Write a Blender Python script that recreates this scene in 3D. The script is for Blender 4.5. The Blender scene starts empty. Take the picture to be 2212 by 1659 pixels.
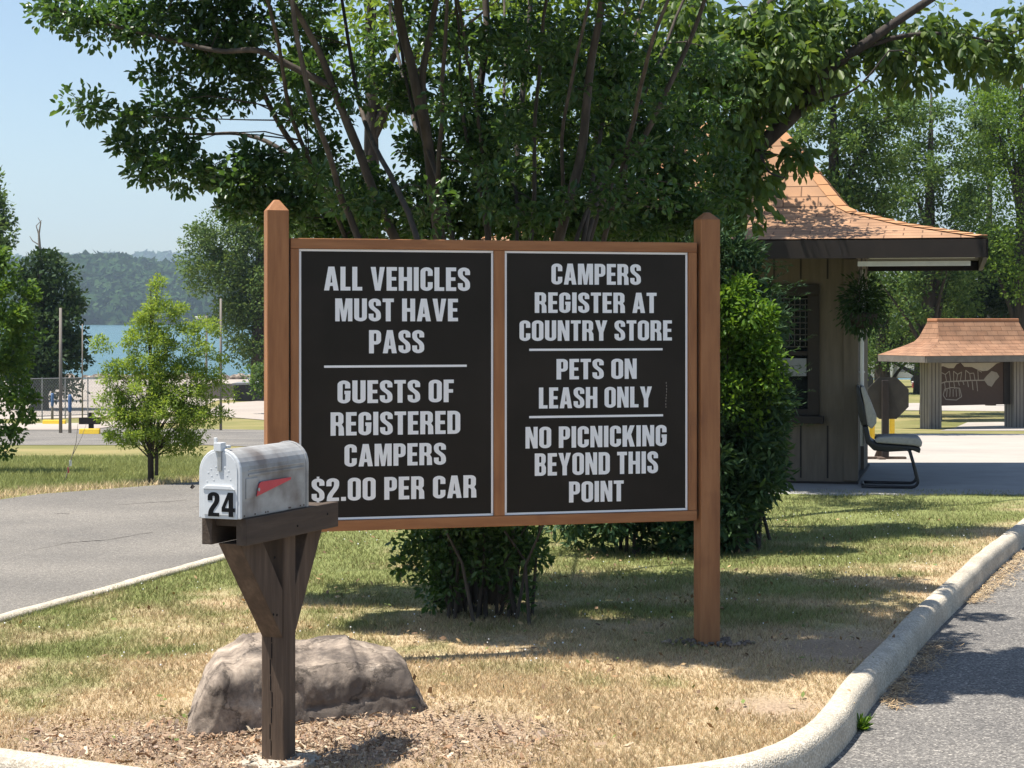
import bpy, bmesh, math, random
import numpy as np
from mathutils import Vector, Matrix, noise as mnoise

scene = bpy.context.scene
R = math.radians
rng = np.random.default_rng(7)
random.seed(7)

# ------------------------------------------------------------------ camera
F, CU, HV, EYE = 4200.0, 1106.0, 690.0, 1.5      # focal length, centre column, horizon row (2212-wide frame), eye height
cam_d = bpy.data.cameras.new("camera")
cam = bpy.data.objects.new("camera", cam_d)
scene.collection.objects.link(cam)
cam.location = (0, 0, EYE)
cam.rotation_euler = (R(90), 0, 0)
cam_d.sensor_width = 36
cam_d.lens = 36 * F / 2212
cam_d.shift_y = -(829.5 - HV) / 2212
cam_d.clip_start = 0.1
cam_d.clip_end = 20000
scene.camera = cam

# ------------------------------------------------------------------ sky, sun, exposure
SUN_EL, SUN_PHI = 70.0, 80.0                      # elevation; angle from "towards the camera" round to the left
sv = Vector((-math.sin(R(SUN_PHI)) * math.cos(R(SUN_EL)), -math.cos(R(SUN_PHI)) * math.cos(R(SUN_EL)), math.sin(R(SUN_EL))))
world = bpy.data.worlds.new("World")
scene.world = world
world.use_nodes = True
wn, wl = world.node_tree.nodes, world.node_tree.links
wn.clear()
sky = wn.new("ShaderNodeTexSky")
sky.sky_type = 'NISHITA'
sky.sun_disc = False
sky.sun_elevation = R(SUN_EL)
sky.sun_rotation = math.atan2(sv.x, sv.y)
sky.altitude = 150
sky.air_density = 1.0
sky.dust_density = 0.8
sky.ozone_density = 1.5
bg = wn.new("ShaderNodeBackground")
bg.inputs['Strength'].default_value = 0.092
wo = wn.new("ShaderNodeOutputWorld")
wl.new(sky.outputs[0], bg.inputs[0])
wl.new(bg.outputs[0], wo.inputs[0])
sun_d = bpy.data.lights.new("sun", 'SUN')
sun_d.energy = 5.0
sun_d.angle = R(0.53)
sun_d.color = (1.0, 0.945, 0.86)
sun = bpy.data.objects.new("sun", sun_d)
scene.collection.objects.link(sun)
sun.rotation_euler = sv.to_track_quat('Z', 'Y').to_euler()
sun.location = (0, 0, 30)

scene.view_settings.view_transform = 'Standard'
scene.view_settings.look = 'None'
scene.view_settings.gamma = 1
scene.view_settings.exposure = 0.80
cy = scene.cycles
cy.max_bounces = 6
cy.diffuse_bounces = 3
cy.glossy_bounces = 3
cy.transmission_bounces = 4
cy.transparent_max_bounces = 8
cy.volume_bounces = 0
cy.caustics_reflective = False
cy.caustics_refractive = False
cy.use_denoising = True
cy.denoiser = 'OPENIMAGEDENOISE'

# ------------------------------------------------------------------ helpers
COL = scene.collection

def P(u, v, Y):
    return Vector(((u - CU) / F * Y, Y, EYE - (v - HV) / F * Y))

TY = [-60, 18, 28, 52, 80, 110, 126, 150, 400]
TZ = [0, 0, -0.4, -1.3, -1.6, -1.78, -2.3, -4, -6]
def T(y):
    return float(np.interp(y, TY, TZ))
def Tn(y):
    return np.interp(y, TY, TZ)
BASE = -0.12
def G(u, v, off=BASE):
    lo, hi = 4.0, 122.0
    s = (v - HV) / F
    for _ in range(60):
        m = (lo + hi) / 2
        if EYE - s * m < T(m) + off: hi = m
        else: lo = m
    return Vector(((u - CU) / F * lo, lo, T(lo) + off))
def Gy(u, Y, off=BASE):
    return Vector(((u - CU) / F * Y, Y, T(Y) + off))
def mound(x, y):
    return 0.055 * np.exp(-((x + 0.30) / 0.55) ** 2 - ((y - 7.5) / 0.5) ** 2)
def H(x, y):
    return np.interp(y, TY, TZ) + mound(x, y)

def _hash(ix, iy, seed):
    h = (ix * 374761393 + iy * 668265263 + seed * 1442695041) & 0xFFFFFFFF
    h = ((h ^ (h >> 13)) * 1274126177) & 0xFFFFFFFF
    return ((h ^ (h >> 16)) & 0xFFFF) / 65535.0
def vnoise(x, y, s, seed=0):
    x = np.asarray(x, float) * s + 1000; y = np.asarray(y, float) * s + 1000
    ix = np.floor(x).astype(np.int64); iy = np.floor(y).astype(np.int64)
    fx, fy = x - ix, y - iy
    fx = fx * fx * (3 - 2 * fx); fy = fy * fy * (3 - 2 * fy)
    a = _hash(ix, iy, seed); b = _hash(ix + 1, iy, seed); c = _hash(ix, iy + 1, seed); d = _hash(ix + 1, iy + 1, seed)
    return (a * (1 - fx) + b * fx) * (1 - fy) + (c * (1 - fx) + d * fx) * fy
def fbm(x, y, s, seed=0):
    return 0.5 * vnoise(x, y, s, seed) + 0.3 * vnoise(x, y, s * 2.3, seed + 5) + 0.2 * vnoise(x, y, s * 5.1, seed + 9)

def tag(o, label=None, cat=None, group=None, kind=None):
    if label: o['label'] = label
    if cat: o['category'] = cat
    if group: o['group'] = group
    if kind: o['kind'] = kind
    return o
def empty(name, loc=(0, 0, 0), rz=0.0, label=None, cat=None, group=None):
    o = bpy.data.objects.new(name, None)
    COL.objects.link(o)
    o.location = loc
    o.rotation_euler = (0, 0, rz)
    o.empty_display_size = 0.1
    return tag(o, label, cat, group)
def link_mesh(name, me, mat, parent=None):
    o = bpy.data.objects.new(name, me)
    COL.objects.link(o)
    if mat is not None: me.materials.append(mat)
    if parent is not None: o.parent = parent
    return o
def big_mesh(name, V, faces, mat, parent=None, cols=None, smooth=False):
    """faces: int array (n, k)"""
    me = bpy.data.meshes.new(name)
    V = np.asarray(V, np.float32); faces = np.asarray(faces, np.int32)
    n, k = faces.shape
    me.vertices.add(len(V)); me.vertices.foreach_set('co', V.ravel())
    me.loops.add(n * k); me.loops.foreach_set('vertex_index', faces.ravel())
    me.polygons.add(n)
    me.polygons.foreach_set('loop_start', np.arange(0, n * k, k, dtype=np.int32))
    me.polygons.foreach_set('loop_total', np.full(n, k, np.int32))
    if smooth: me.polygons.foreach_set('use_smooth', np.ones(n, bool))
    me.update(calc_edges=True)
    if cols is not None:
        at = me.color_attributes.new('Col', 'FLOAT_COLOR', 'POINT')
        c4 = np.ones((len(V), 4), np.float32); c4[:, :3] = cols
        at.data.foreach_set('color', c4.ravel())
    return link_mesh(name, me, mat, parent)

class MB:
    def __init__(s): s.v = []; s.f = []
    def add(s, vs, fs):
        o = len(s.v); s.v += [tuple(v) for v in vs]; s.f += [tuple(i + o for i in f) for f in fs]; return s
    def box(s, x0, y0, z0, x1, y1, z1, M=None):
        vs = [(x, y, z) for z in (z0, z1) for y in (y0, y1) for x in (x0, x1)]
        if M is not None: vs = [M @ Vector(v) for v in vs]
        return s.add(vs, [(0, 2, 3, 1), (4, 5, 7, 6), (0, 1, 5, 4), (2, 6, 7, 3), (0, 4, 6, 2), (1, 3, 7, 5)])
    def prism(s, poly, fn, d0, d1):
        """poly: 2D points; fn(a, b, d) -> 3D"""
        n = len(poly)
        vs = [fn(a, b, d0) for a, b in poly] + [fn(a, b, d1) for a, b in poly]
        fs = [tuple(range(n))[::-1], tuple(range(n, 2 * n))] + [(i, (i + 1) % n, n + (i + 1) % n, n + i) for i in range(n)]
        return s.add(vs, fs)
    def tube(s, pts, rad, n=8, caps=True):
        pts = [Vector(p) for p in pts]
        if not hasattr(rad, '__len__'): rad = [rad] * len(pts)
        t0 = (pts[1] - pts[0]).normalized()
        ref = Vector((0, 0, 1)) if abs(t0.z) < 0.9 else Vector((1, 0, 0))
        a = t0.cross(ref).normalized()
        vs, fs = [], []
        for i, p in enumerate(pts):
            if i == 0: t = t0
            elif i == len(pts) - 1: t = (pts[i] - pts[i - 1]).normalized()
            else: t = (pts[i + 1] - pts[i - 1]).normalized()
            a = (a - t * a.dot(t)).normalized()
            b = t.cross(a)
            for k in range(n):
                w = 2 * math.pi * k / n
                vs.append(p + (a * math.cos(w) + b * math.sin(w)) * rad[i])
        for i in range(len(pts) - 1):
            for k in range(n):
                fs.append((i * n + k, i * n + (k + 1) % n, (i + 1) * n + (k + 1) % n, (i + 1) * n + k))
        if caps:
            fs.append(tuple(range(n))[::-1]); fs.append(tuple((len(pts) - 1) * n + k for k in range(n)))
        return s.add(vs, fs)
    def lathe(s, prof, c, n=20):
        vs, fs = [], []
        for r, z in prof:
            for k in range(n):
                w = 2 * math.pi * k / n
                vs.append((c[0] + r * math.cos(w), c[1] + r * math.sin(w), c[2] + z))
        for i in range(len(prof) - 1):
            for k in range(n):
                fs.append((i * n + k, i * n + (k + 1) % n, (i + 1) * n + (k + 1) % n, (i + 1) * n + k))
        return s.add(vs, fs)
    def build(s, name, mat, parent=None, bevel=0.0, smooth=False, seg=2):
        me = bpy.data.meshes.new(name)
        me.from_pydata(s.v, [], s.f)
        me.update()
        bm = bmesh.new(); bm.from_mesh(me)
        bmesh.ops.recalc_face_normals(bm, faces=bm.faces)
        bm.to_mesh(me); bm.free()
        if smooth:
            me.polygons.foreach_set('use_smooth', np.ones(len(me.polygons), bool))
        o = link_mesh(name, me, mat, parent)
        if bevel > 0:
            m = o.modifiers.new('bevel', 'BEVEL'); m.width = bevel; m.segments = seg; m.limit_method = 'ANGLE'; m.angle_limit = R(40)
        return o

# ------------------------------------------------------------------ materials
def new_mat(name):
    m = bpy.data.materials.new(name); m.use_nodes = True
    n = m.node_tree.nodes; n.clear()
    out = n.new('ShaderNodeOutputMaterial')
    return m, n, m.node_tree.links, out
def ramp(n, stops):
    r = n.new('ShaderNodeValToRGB')
    e = r.color_ramp.elements
    while len(e) < len(stops): e.new(0.5)
    for el, (p, c) in zip(e, stops):
        el.position = p; el.color = (*c, 1) if len(c) == 3 else c
    return r
def surf(name, stops, scale=8, stretch=(1, 1, 1), rough=0.8, bump=0.3, bscale=None, bdist=0.01, detail=6, metal=0.0, spec=0.4,
         stain=None, coords='Object', rough_noise=0.0):
    """noise-ramped surface; stain = (colour, scale, threshold, amount)"""
    m, n, l, out = new_mat(name)
    b = n.new('ShaderNodeBsdfPrincipled')
    tc = n.new('ShaderNodeTexCoord'); mp = n.new('ShaderNodeMapping')
    mp.inputs['Scale'].default_value = stretch
    l.new(tc.outputs[coords], mp.inputs[0])
    t = n.new('ShaderNodeTexNoise'); t.inputs['Scale'].default_value = scale; t.inputs['Detail'].default_value = detail
    t.inputs['Roughness'].default_value = 0.6
    l.new(mp.outputs[0], t.inputs['Vector'])
    r = ramp(n, stops); l.new(t.outputs[0], r.inputs[0])
    col = r.outputs[0]
    if stain:
        t3 = n.new('ShaderNodeTexNoise'); t3.inputs['Scale'].default_value = stain[1]; t3.inputs['Detail'].default_value = 5
        l.new(tc.outputs[coords], t3.inputs['Vector'])
        mr = n.new('ShaderNodeMapRange'); mr.inputs[1].default_value = stain[2]; mr.inputs[2].default_value = stain[2] + 0.18
        mr.inputs[4].default_value = stain[3]
        l.new(t3.outputs[0], mr.inputs[0])
        mx = n.new('ShaderNodeMix'); mx.data_type = 'RGBA'
        l.new(mr.outputs[0], mx.inputs[0]); l.new(col, mx.inputs[6]); mx.inputs[7].default_value = (*stain[0], 1)
        col = mx.outputs[2]
    l.new(col, b.inputs['Base Color'])
    b.inputs['Roughness'].default_value = rough
    b.inputs['Metallic'].default_value = metal
    b.inputs['Specular IOR Level'].default_value = spec
    if rough_noise:
        mr2 = n.new('ShaderNodeMapRange'); mr2.inputs[3].default_value = rough - rough_noise; mr2.inputs[4].default_value = rough + rough_noise
        l.new(t.outputs[0], mr2.inputs[0]); l.new(mr2.outputs[0], b.inputs['Roughness'])
    if bump > 0:
        t2 = n.new('ShaderNodeTexNoise'); t2.inputs['Scale'].default_value = bscale or scale * 3; t2.inputs['Detail'].default_value = 4
        l.new(mp.outputs[0], t2.inputs['Vector'])
        bp = n.new('ShaderNodeBump'); bp.inputs['Strength'].default_value = bump; bp.inputs['Distance'].default_value = bdist
        l.new(t2.outputs[0], bp.inputs['Height']); l.new(bp.outputs[0], b.inputs['Normal'])
    l.new(b.outputs[0], out.inputs[0])
    return m
def plain(name, c, rough=0.5, metal=0.0, spec=0.5):
    k = 0.86
    return surf(name, [(0.3, tuple(x * k for x in c)), (0.7, c)], scale=14, rough=rough, bump=0.05, metal=metal, spec=spec)
def leaf_mat(name, stops, trans=0.35, rough=0.6, spec=0.15, tcol=None, pos_scale=1.2):
    m, n, l, out = new_mat(name)
    g = n.new('ShaderNodeNewGeometry')
    tc = n.new('ShaderNodeTexCoord')
    t = n.new('ShaderNodeTexNoise'); t.inputs['Scale'].default_value = pos_scale; t.inputs['Detail'].default_value = 3
    l.new(tc.outputs['Object'], t.inputs['Vector'])
    a = n.new('ShaderNodeMath'); a.operation = 'MULTIPLY_ADD'; a.inputs[1].default_value = 0.55
    l.new(g.outputs['Random Per Island'], a.inputs[0])
    s = n.new('ShaderNodeMath'); s.operation = 'MULTIPLY'; s.inputs[1].default_value = 0.45
    l.new(t.outputs[0], s.inputs[0]); l.new(s.outputs[0], a.inputs[2])
    r = ramp(n, stops); l.new(a.outputs[0], r.inputs[0])
    b = n.new('ShaderNodeBsdfPrincipled')
    l.new(r.outputs[0], b.inputs['Base Color'])
    b.inputs['Roughness'].default_value = rough; b.inputs['Specular IOR Level'].default_value = spec
    tr = n.new('ShaderNodeBsdfTranslucent')
    mx0 = n.new('ShaderNodeMix'); mx0.data_type = 'RGBA'; mx0.blend_type = 'MULTIPLY'; mx0.inputs[0].default_value = 1.0
    l.new(r.outputs[0], mx0.inputs[6]); mx0.inputs[7].default_value = (*(tcol or (1.7, 1.6, 0.7)), 1)
    l.new(mx0.outputs[2], tr.inputs[0])
    mx = n.new('ShaderNodeMixShader'); mx.inputs[0].default_value = trans
    l.new(b.outputs[0], mx.inputs[1]); l.new(tr.outputs[0], mx.inputs[2]); l.new(mx.outputs[0], out.inputs[0])
    return m
def vcol_mat(name, rough=0.9, trans=0.0, grain=0.0, gscale=60, spec=0.2, bump=0.0):
    m, n, l, out = new_mat(name)
    at = n.new('ShaderNodeVertexColor'); at.layer_name = 'Col'
    b = n.new('ShaderNodeBsdfPrincipled'); b.inputs['Roughness'].default_value = rough; b.inputs['Specular IOR Level'].default_value = spec
    col = at.outputs[0]
    if grain or bump:
        tc = n.new('ShaderNodeTexCoord'); t = n.new('ShaderNodeTexNoise'); t.inputs['Scale'].default_value = gscale; t.inputs['Detail'].default_value = 5
        l.new(tc.outputs['Object'], t.inputs['Vector'])
        mr = n.new('ShaderNodeMapRange'); mr.inputs[1].default_value = 0.3; mr.inputs[2].default_value = 0.7
        mr.inputs[3].default_value = 1 - grain; mr.inputs[4].default_value = 1 + grain
        l.new(t.outputs[0], mr.inputs[0])
        mx = n.new('ShaderNodeVectorMath'); mx.operation = 'SCALE'
        l.new(col, mx.inputs[0]); l.new(mr.outputs[0], mx.inputs['Scale']); col = mx.outputs[0]
        if bump:
            bp = n.new('ShaderNodeBump'); bp.inputs['Strength'].default_value = bump; bp.inputs['Distance'].default_value = 0.02
            l.new(t.outputs[0], bp.inputs['Height']); l.new(bp.outputs[0], b.inputs['Normal'])
    l.new(col, b.inputs['Base Color'])
    if trans:
        tr = n.new('ShaderNodeBsdfTranslucent'); l.new(col, tr.inputs[0])
        ms = n.new('ShaderNodeMixShader'); ms.inputs[0].default_value = trans
        l.new(b.outputs[0], ms.inputs[1]); l.new(tr.outputs[0], ms.inputs[2]); l.new(ms.outputs[0], out.inputs[0])
    else:
        l.new(b.outputs[0], out.inputs[0])
    return m

M = {}
M['ground'] = surf('dry_lawn', [(0.3, (0.14, 0.145, 0.05)), (0.5, (0.21, 0.195, 0.078)), (0.72, (0.33, 0.262, 0.125))], scale=0.35, rough=0.95, bump=0.5, bscale=30, bdist=0.03, spec=0.1, detail=12)
M['asphalt_pale'] = surf('worn_asphalt', [(0.3, (0.165, 0.155, 0.142)), (0.55, (0.205, 0.193, 0.176)), (0.8, (0.25, 0.235, 0.215))], scale=1.2, rough=0.9, bump=0.5, bscale=220, bdist=0.004, spec=0.25, detail=14)
M['asphalt'] = None
M['concrete'] = surf('concrete', [(0.3, (0.40, 0.355, 0.28)), (0.55, (0.51, 0.45, 0.36)), (0.8, (0.58, 0.52, 0.425))], scale=4, rough=0.9, bump=0.4, bscale=90, bdist=0.004, spec=0.25, detail=12, stain=((0.17, 0.15, 0.125), 5, 0.52, 0.6))
M['concrete_slab'] = surf('concrete_slab', [(0.3, (0.27, 0.265, 0.255)), (0.7, (0.35, 0.34, 0.325))], scale=3, rough=0.9, bump=0.2, bscale=80, bdist=0.003, spec=0.25, detail=10)
M['pale_paving'] = surf('pale_paving', [(0.3, (0.34, 0.305, 0.265)), (0.7, (0.42, 0.38, 0.33))], scale=0.6, rough=0.9, bump=0.2, bscale=40, spec=0.2, detail=10)
M['lot'] = surf('lot_gravel', [(0.3, (0.33, 0.285, 0.245)), (0.7, (0.41, 0.36, 0.31))], scale=0.25, rough=0.95, bump=0.1, spec=0.1, detail=10)
M['cedar'] = surf('stained_cedar', [(0.25, (0.235, 0.095, 0.037)), (0.5, (0.325, 0.14, 0.055)), (0.75, (0.41, 0.188, 0.078))], scale=5, stretch=(6, 6, 0.6), rough=0.62, bump=0.25, bscale=30, bdist=0.003, detail=9, stain=((0.13, 0.05, 0.022), 3.5, 0.58, 0.6))
M['cedar_rail'] = surf('stained_cedar_rail', [(0.25, (0.235, 0.095, 0.037)), (0.5, (0.325, 0.14, 0.055)), (0.75, (0.41, 0.188, 0.078))], scale=5, stretch=(0.6, 6, 6), rough=0.62, bump=0.25, bscale=30, bdist=0.003, detail=9, stain=((0.13, 0.05, 0.022), 3.5, 0.58, 0.6))
M['sign_black'] = surf('dark_sign_panel', [(0.3, (0.0130, 0.0098, 0.0076)), (0.7, (0.0185, 0.0140, 0.0110))], scale=3, rough=0.34, bump=0.02, spec=0.2, stain=((0.030, 0.0235, 0.019), 2.2, 0.5, 0.5), rough_noise=0.06)
M['sign_white'] = surf('white_vinyl', [(0.3, (0.86, 0.87, 0.88)), (0.7, (0.90, 0.905, 0.91))], scale=6, rough=0.45, bump=0.0)
M['post_brown'] = surf('weathered_brown_wood', [(0.25, (0.052, 0.034, 0.024)), (0.5, (0.09, 0.06, 0.041)), (0.78, (0.155, 0.108, 0.074))], scale=4, stretch=(7, 7, 0.7), rough=0.85, bump=0.55, bscale=22, bdist=0.004, detail=10)
M['beam_brown'] = surf('weathered_brown_beam', [(0.25, (0.05, 0.034, 0.025)), (0.5, (0.075, 0.053, 0.038)), (0.78, (0.115, 0.084, 0.062))], scale=4, stretch=(0.7, 7, 7), rough=0.85, bump=0.5, bscale=22, bdist=0.004, detail=10)
M['box_paint'] = surf('scuffed_white_paint', [(0.3, (0.27, 0.265, 0.26)), (0.5, (0.38, 0.38, 0.375)), (0.75, (0.50, 0.50, 0.49))], scale=6, rough=0.42, bump=0.06, stretch=(1, 1, 2), stain=((0.13, 0.10, 0.085), 6.0, 0.50, 0.8), rough_noise=0.1)
M['door_paint'] = surf('pale_grey_paint', [(0.3, (0.60, 0.62, 0.63)), (0.7, (0.70, 0.715, 0.72))], scale=9, rough=0.42, bump=0.04, stain=((0.4, 0.4, 0.39), 12, 0.66, 0.4))
M['flag_red'] = plain('faded_red', (0.62, 0.055, 0.07), 0.5)
M['ink'] = plain('black_numerals', (0.006, 0.006, 0.007), 0.7, 0.0, 0.15)
M['metal'] = plain('dull_metal', (0.45, 0.45, 0.44), 0.45, 0.6)
M['wall_siding'] = surf('brown_siding', [(0.3, (0.105, 0.085, 0.064)), (0.7, (0.15, 0.122, 0.093))], scale=4, stretch=(5, 5, 0.7), rough=0.85, bump=0.3, bscale=20, detail=8)
M['dark_trim'] = surf('dark_brown_paint', [(0.3, (0.016, 0.0115, 0.0095)), (0.7, (0.027, 0.019, 0.015))], scale=6, rough=0.7, bump=0.1)
M['fascia_grey'] = surf('grey_brown_paint', [(0.3, (0.13, 0.115, 0.10)), (0.7, (0.19, 0.165, 0.145))], scale=6, rough=0.75, bump=0.1)
M['col_siding'] = surf('grey_brown_siding', [(0.3, (0.20, 0.175, 0.15)), (0.7, (0.28, 0.25, 0.215))], scale=3, stretch=(5, 5, 0.7), rough=0.85, bump=0.2)
M['white_soffit'] = plain('white_panel', (0.70, 0.68, 0.62), 0.6)
M['white_paint'] = plain('white_paint', (0.72, 0.72, 0.70), 0.5)
M['glass'] = surf('dark_glass', [(0.3, (0.010, 0.012, 0.014)), (0.7, (0.016, 0.018, 0.02))], scale=2, rough=0.06, bump=0.0, spec=0.6)
M['blind'] = plain('grey_blind', (0.06, 0.055, 0.052), 0.7)
M['grey_box'] = plain('grey_plastic', (0.24, 0.25, 0.26), 0.5)
M['chair_fabric'] = surf('grey_fabric', [(0.3, (0.33, 0.32, 0.30)), (0.7, (0.43, 0.41, 0.38))], scale=40, rough=0.95, bump=0.3, bscale=200, bdist=0.002, spec=0.1)
M['chair_black'] = plain('black_plastic', (0.014, 0.014, 0.016), 0.45)
M['stop_back'] = surf('dark_sign_back', [(0.3, (0.03, 0.027, 0.022)), (0.7, (0.05, 0.044, 0.035))], scale=8, rough=0.8, bump=0.1)
M['yellow'] = plain('yellow_paint', (0.78, 0.52, 0.03), 0.6)
M['blue'] = plain('blue_cover', (0.075, 0.15, 0.30), 0.7)
M['grey_pole'] = surf('grey_timber_pole', [(0.3, (0.17, 0.15, 0.13)), (0.7, (0.26, 0.23, 0.20))], scale=3, stretch=(6, 6, 0.5), rough=0.85, bump=0.3)
M['fence_metal'] = plain('galvanised', (0.35, 0.35, 0.36), 0.5, 0.4)
M['camper_white'] = plain('white_siding', (0.75, 0.73, 0.68), 0.5)
M['tyre'] = plain('rubber', (0.02, 0.02, 0.02), 0.8)
M['red_car'] = plain('red_paint', (0.35, 0.02, 0.03), 0.3)
M['dark_box'] = plain('dark_steel', (0.018, 0.018, 0.022), 0.6)
M['board_brown'] = plain('brown_board', (0.075, 0.042, 0.030), 0.7)
M['board_cream'] = plain('cream_paint', (0.48, 0.43, 0.37), 0.7)
M['board_line'] = plain('pale_route_paint', (0.33, 0.29, 0.25), 0.7)
M['bark'] = surf('smooth_bark', [(0.25, (0.036, 0.029, 0.024)), (0.5, (0.066, 0.053, 0.043)), (0.75, (0.14, 0.112, 0.088))], scale=6, stretch=(3, 3, 0.6), rough=0.85, bump=0.4, bscale=18, bdist=0.01)
M['bark_dark'] = surf('dark_bark', [(0.3, (0.028, 0.022, 0.018)), (0.7, (0.075, 0.06, 0.05))], scale=6, stretch=(3, 3, 0.6), rough=0.9, bump=0.5, bscale=16, bdist=0.02)
M['snag'] = surf('bare_grey_wood', [(0.3, (0.18, 0.16, 0.14)), (0.7, (0.28, 0.25, 0.22))], scale=6, rough=0.9, bump=0.2)
M['leaf_near'] = leaf_mat('glossy_leaf', [(0.15, (0.028, 0.066, 0.024)), (0.5, (0.060, 0.125, 0.038)), (0.85, (0.115, 0.195, 0.055)), (0.985, (0.135, 0.22, 0.06)), (0.995, (0.5, 0.34, 0.03))], trans=0.40, rough=0.32, spec=0.5)
M['leaf_bough'] = leaf_mat('drooping_leaf', [(0.15, (0.050, 0.095, 0.026)), (0.5, (0.095, 0.16, 0.042)), (0.9, (0.17, 0.225, 0.068))], trans=0.44, rough=0.42, spec=0.4)
M['leaf_back'] = leaf_mat('sunny_leaf', [(0.15, (0.07, 0.13, 0.026)), (0.5, (0.13, 0.205, 0.045)), (0.9, (0.21, 0.28, 0.07))], trans=0.42)
M['leaf_dark'] = leaf_mat('dark_leaf', [(0.15, (0.016, 0.038, 0.016)), (0.5, (0.034, 0.066, 0.024)), (0.9, (0.06, 0.10, 0.034))], trans=0.22, pos_scale=0.4)
M['leaf_mid'] = leaf_mat('mid_green_leaf', [(0.2, (0.030, 0.066, 0.020)), (0.5, (0.085, 0.150, 0.044)), (0.85, (0.18, 0.245, 0.08))], trans=0.32, pos_scale=0.4)
M['leaf_olive'] = leaf_mat('olive_leaf', [(0.15, (0.055, 0.105, 0.03)), (0.5, (0.11, 0.175, 0.052)), (0.9, (0.19, 0.245, 0.085))], trans=0.25, pos_scale=0.4)
M['leaf_bright'] = leaf_mat('bright_leaf', [(0.15, (0.06, 0.12, 0.02)), (0.5, (0.11, 0.19, 0.032)), (0.9, (0.18, 0.255, 0.045))], trans=0.38, pos_scale=0.6)
M['leaf_young'] = leaf_mat('young_leaf', [(0.15, (0.13, 0.21, 0.045)), (0.5, (0.22, 0.31, 0.07)), (0.9, (0.32, 0.39, 0.105))], trans=0.46, pos_scale=1.5)
M['leaf_edge'] = leaf_mat('edge_leaf', [(0.15, (0.045, 0.095, 0.024)), (0.5, (0.09, 0.165, 0.036)), (0.9, (0.17, 0.255, 0.055))], trans=0.36, pos_scale=1.5)
M['leaf_shrub'] = leaf_mat('bright_shrub_leaf', [(0.15, (0.055, 0.13, 0.018)), (0.5, (0.10, 0.19, 0.028)), (0.9, (0.18, 0.28, 0.045))], trans=0.36, rough=0.4, pos_scale=3)
M['leaf_juniper'] = leaf_mat('juniper_needle', [(0.15, (0.022, 0.052, 0.026)), (0.5, (0.042, 0.086, 0.036)), (0.9, (0.085, 0.14, 0.050))], trans=0.15, rough=0.55, pos_scale=2)
M['forest'] = leaf_mat('far_forest', [(0.15, (0.020, 0.046, 0.018)), (0.5, (0.034, 0.068, 0.024)), (0.9, (0.06, 0.098, 0.034))], trans=0.1, pos_scale=0.02, spec=0.02, rough=0.9)
M['hill'] = surf('wooded_slope', [(0.3, (0.03, 0.05, 0.02)), (0.7, (0.05, 0.08, 0.03))], scale=0.05, rough=1, bump=0, spec=0.0)
M['lawn'] = vcol_mat('lawn_soil', rough=0.95, grain=0.35, gscale=90, bump=0.6)
M['grass'] = vcol_mat('grass_blade', rough=0.75, trans=0.35)
M['chips'] = vcol_mat('wood_chip', rough=0.9)

def make_asphalt(name='coarse_asphalt', cols=((0.085, 0.08, 0.076), (0.16, 0.152, 0.143), (0.26, 0.245, 0.225), (0.42, 0.39, 0.35)), patch=(0.82, 1.2), ps=1.4):
    m, n, l, out = new_mat(name)
    b = n.new('ShaderNodeBsdfPrincipled'); tc = n.new('ShaderNodeTexCoord')
    v = n.new('ShaderNodeTexVoronoi'); v.inputs['Scale'].default_value = 130
    l.new(tc.outputs['Object'], v.inputs['Vector'])
    t = n.new('ShaderNodeTexNoise'); t.inputs['Scale'].default_value = ps; t.inputs['Detail'].default_value = 12
    l.new(tc.outputs['Object'], t.inputs['Vector'])
    sx = n.new('ShaderNodeSeparateColor'); l.new(v.outputs['Color'], sx.inputs[0])
    r = ramp(n, [(0.0, cols[0]), (0.6, cols[1]), (0.92, cols[2]), (1.0, cols[3])])
    l.new(sx.outputs[0], r.inputs[0])
    p0, p1 = patch
    r2 = ramp(n, [(0.3, (p0, p0, p0)), (0.7, (p1, p1 * .985, p1 * .95))]); l.new(t.outputs[0], r2.inputs[0])
    mx = n.new('ShaderNodeMix'); mx.data_type = 'RGBA'; mx.blend_type = 'MULTIPLY'; mx.inputs[0].default_value = 1
    l.new(r.outputs[0], mx.inputs[6]); l.new(r2.outputs[0], mx.inputs[7]); l.new(mx.outputs[2], b.inputs['Base Color'])
    bp = n.new('ShaderNodeBump'); bp.inputs['Strength'].default_value = 0.7; bp.inputs['Distance'].default_value = 0.004
    l.new(v.outputs['Distance'], bp.inputs['Height']); l.new(bp.outputs[0], b.inputs['Normal'])
    b.inputs['Roughness'].default_value = 0.9; b.inputs['Specular IOR Level'].default_value = 0.25
    l.new(b.outputs[0], out.inputs[0]); return m
M['asphalt'] = make_asphalt()
M['kerb'] = make_asphalt('rough_kerb_concrete', ((0.40, 0.35, 0.275), (0.55, 0.49, 0.395), (0.66, 0.60, 0.50), (0.74, 0.68, 0.58)), (0.74, 1.12), 3.0)
M['asphalt_pale'] = make_asphalt('worn_asphalt', ((0.125, 0.116, 0.104), (0.185, 0.172, 0.155), (0.245, 0.228, 0.205), (0.33, 0.305, 0.27)), (0.78, 1.18), 0.7)

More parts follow.
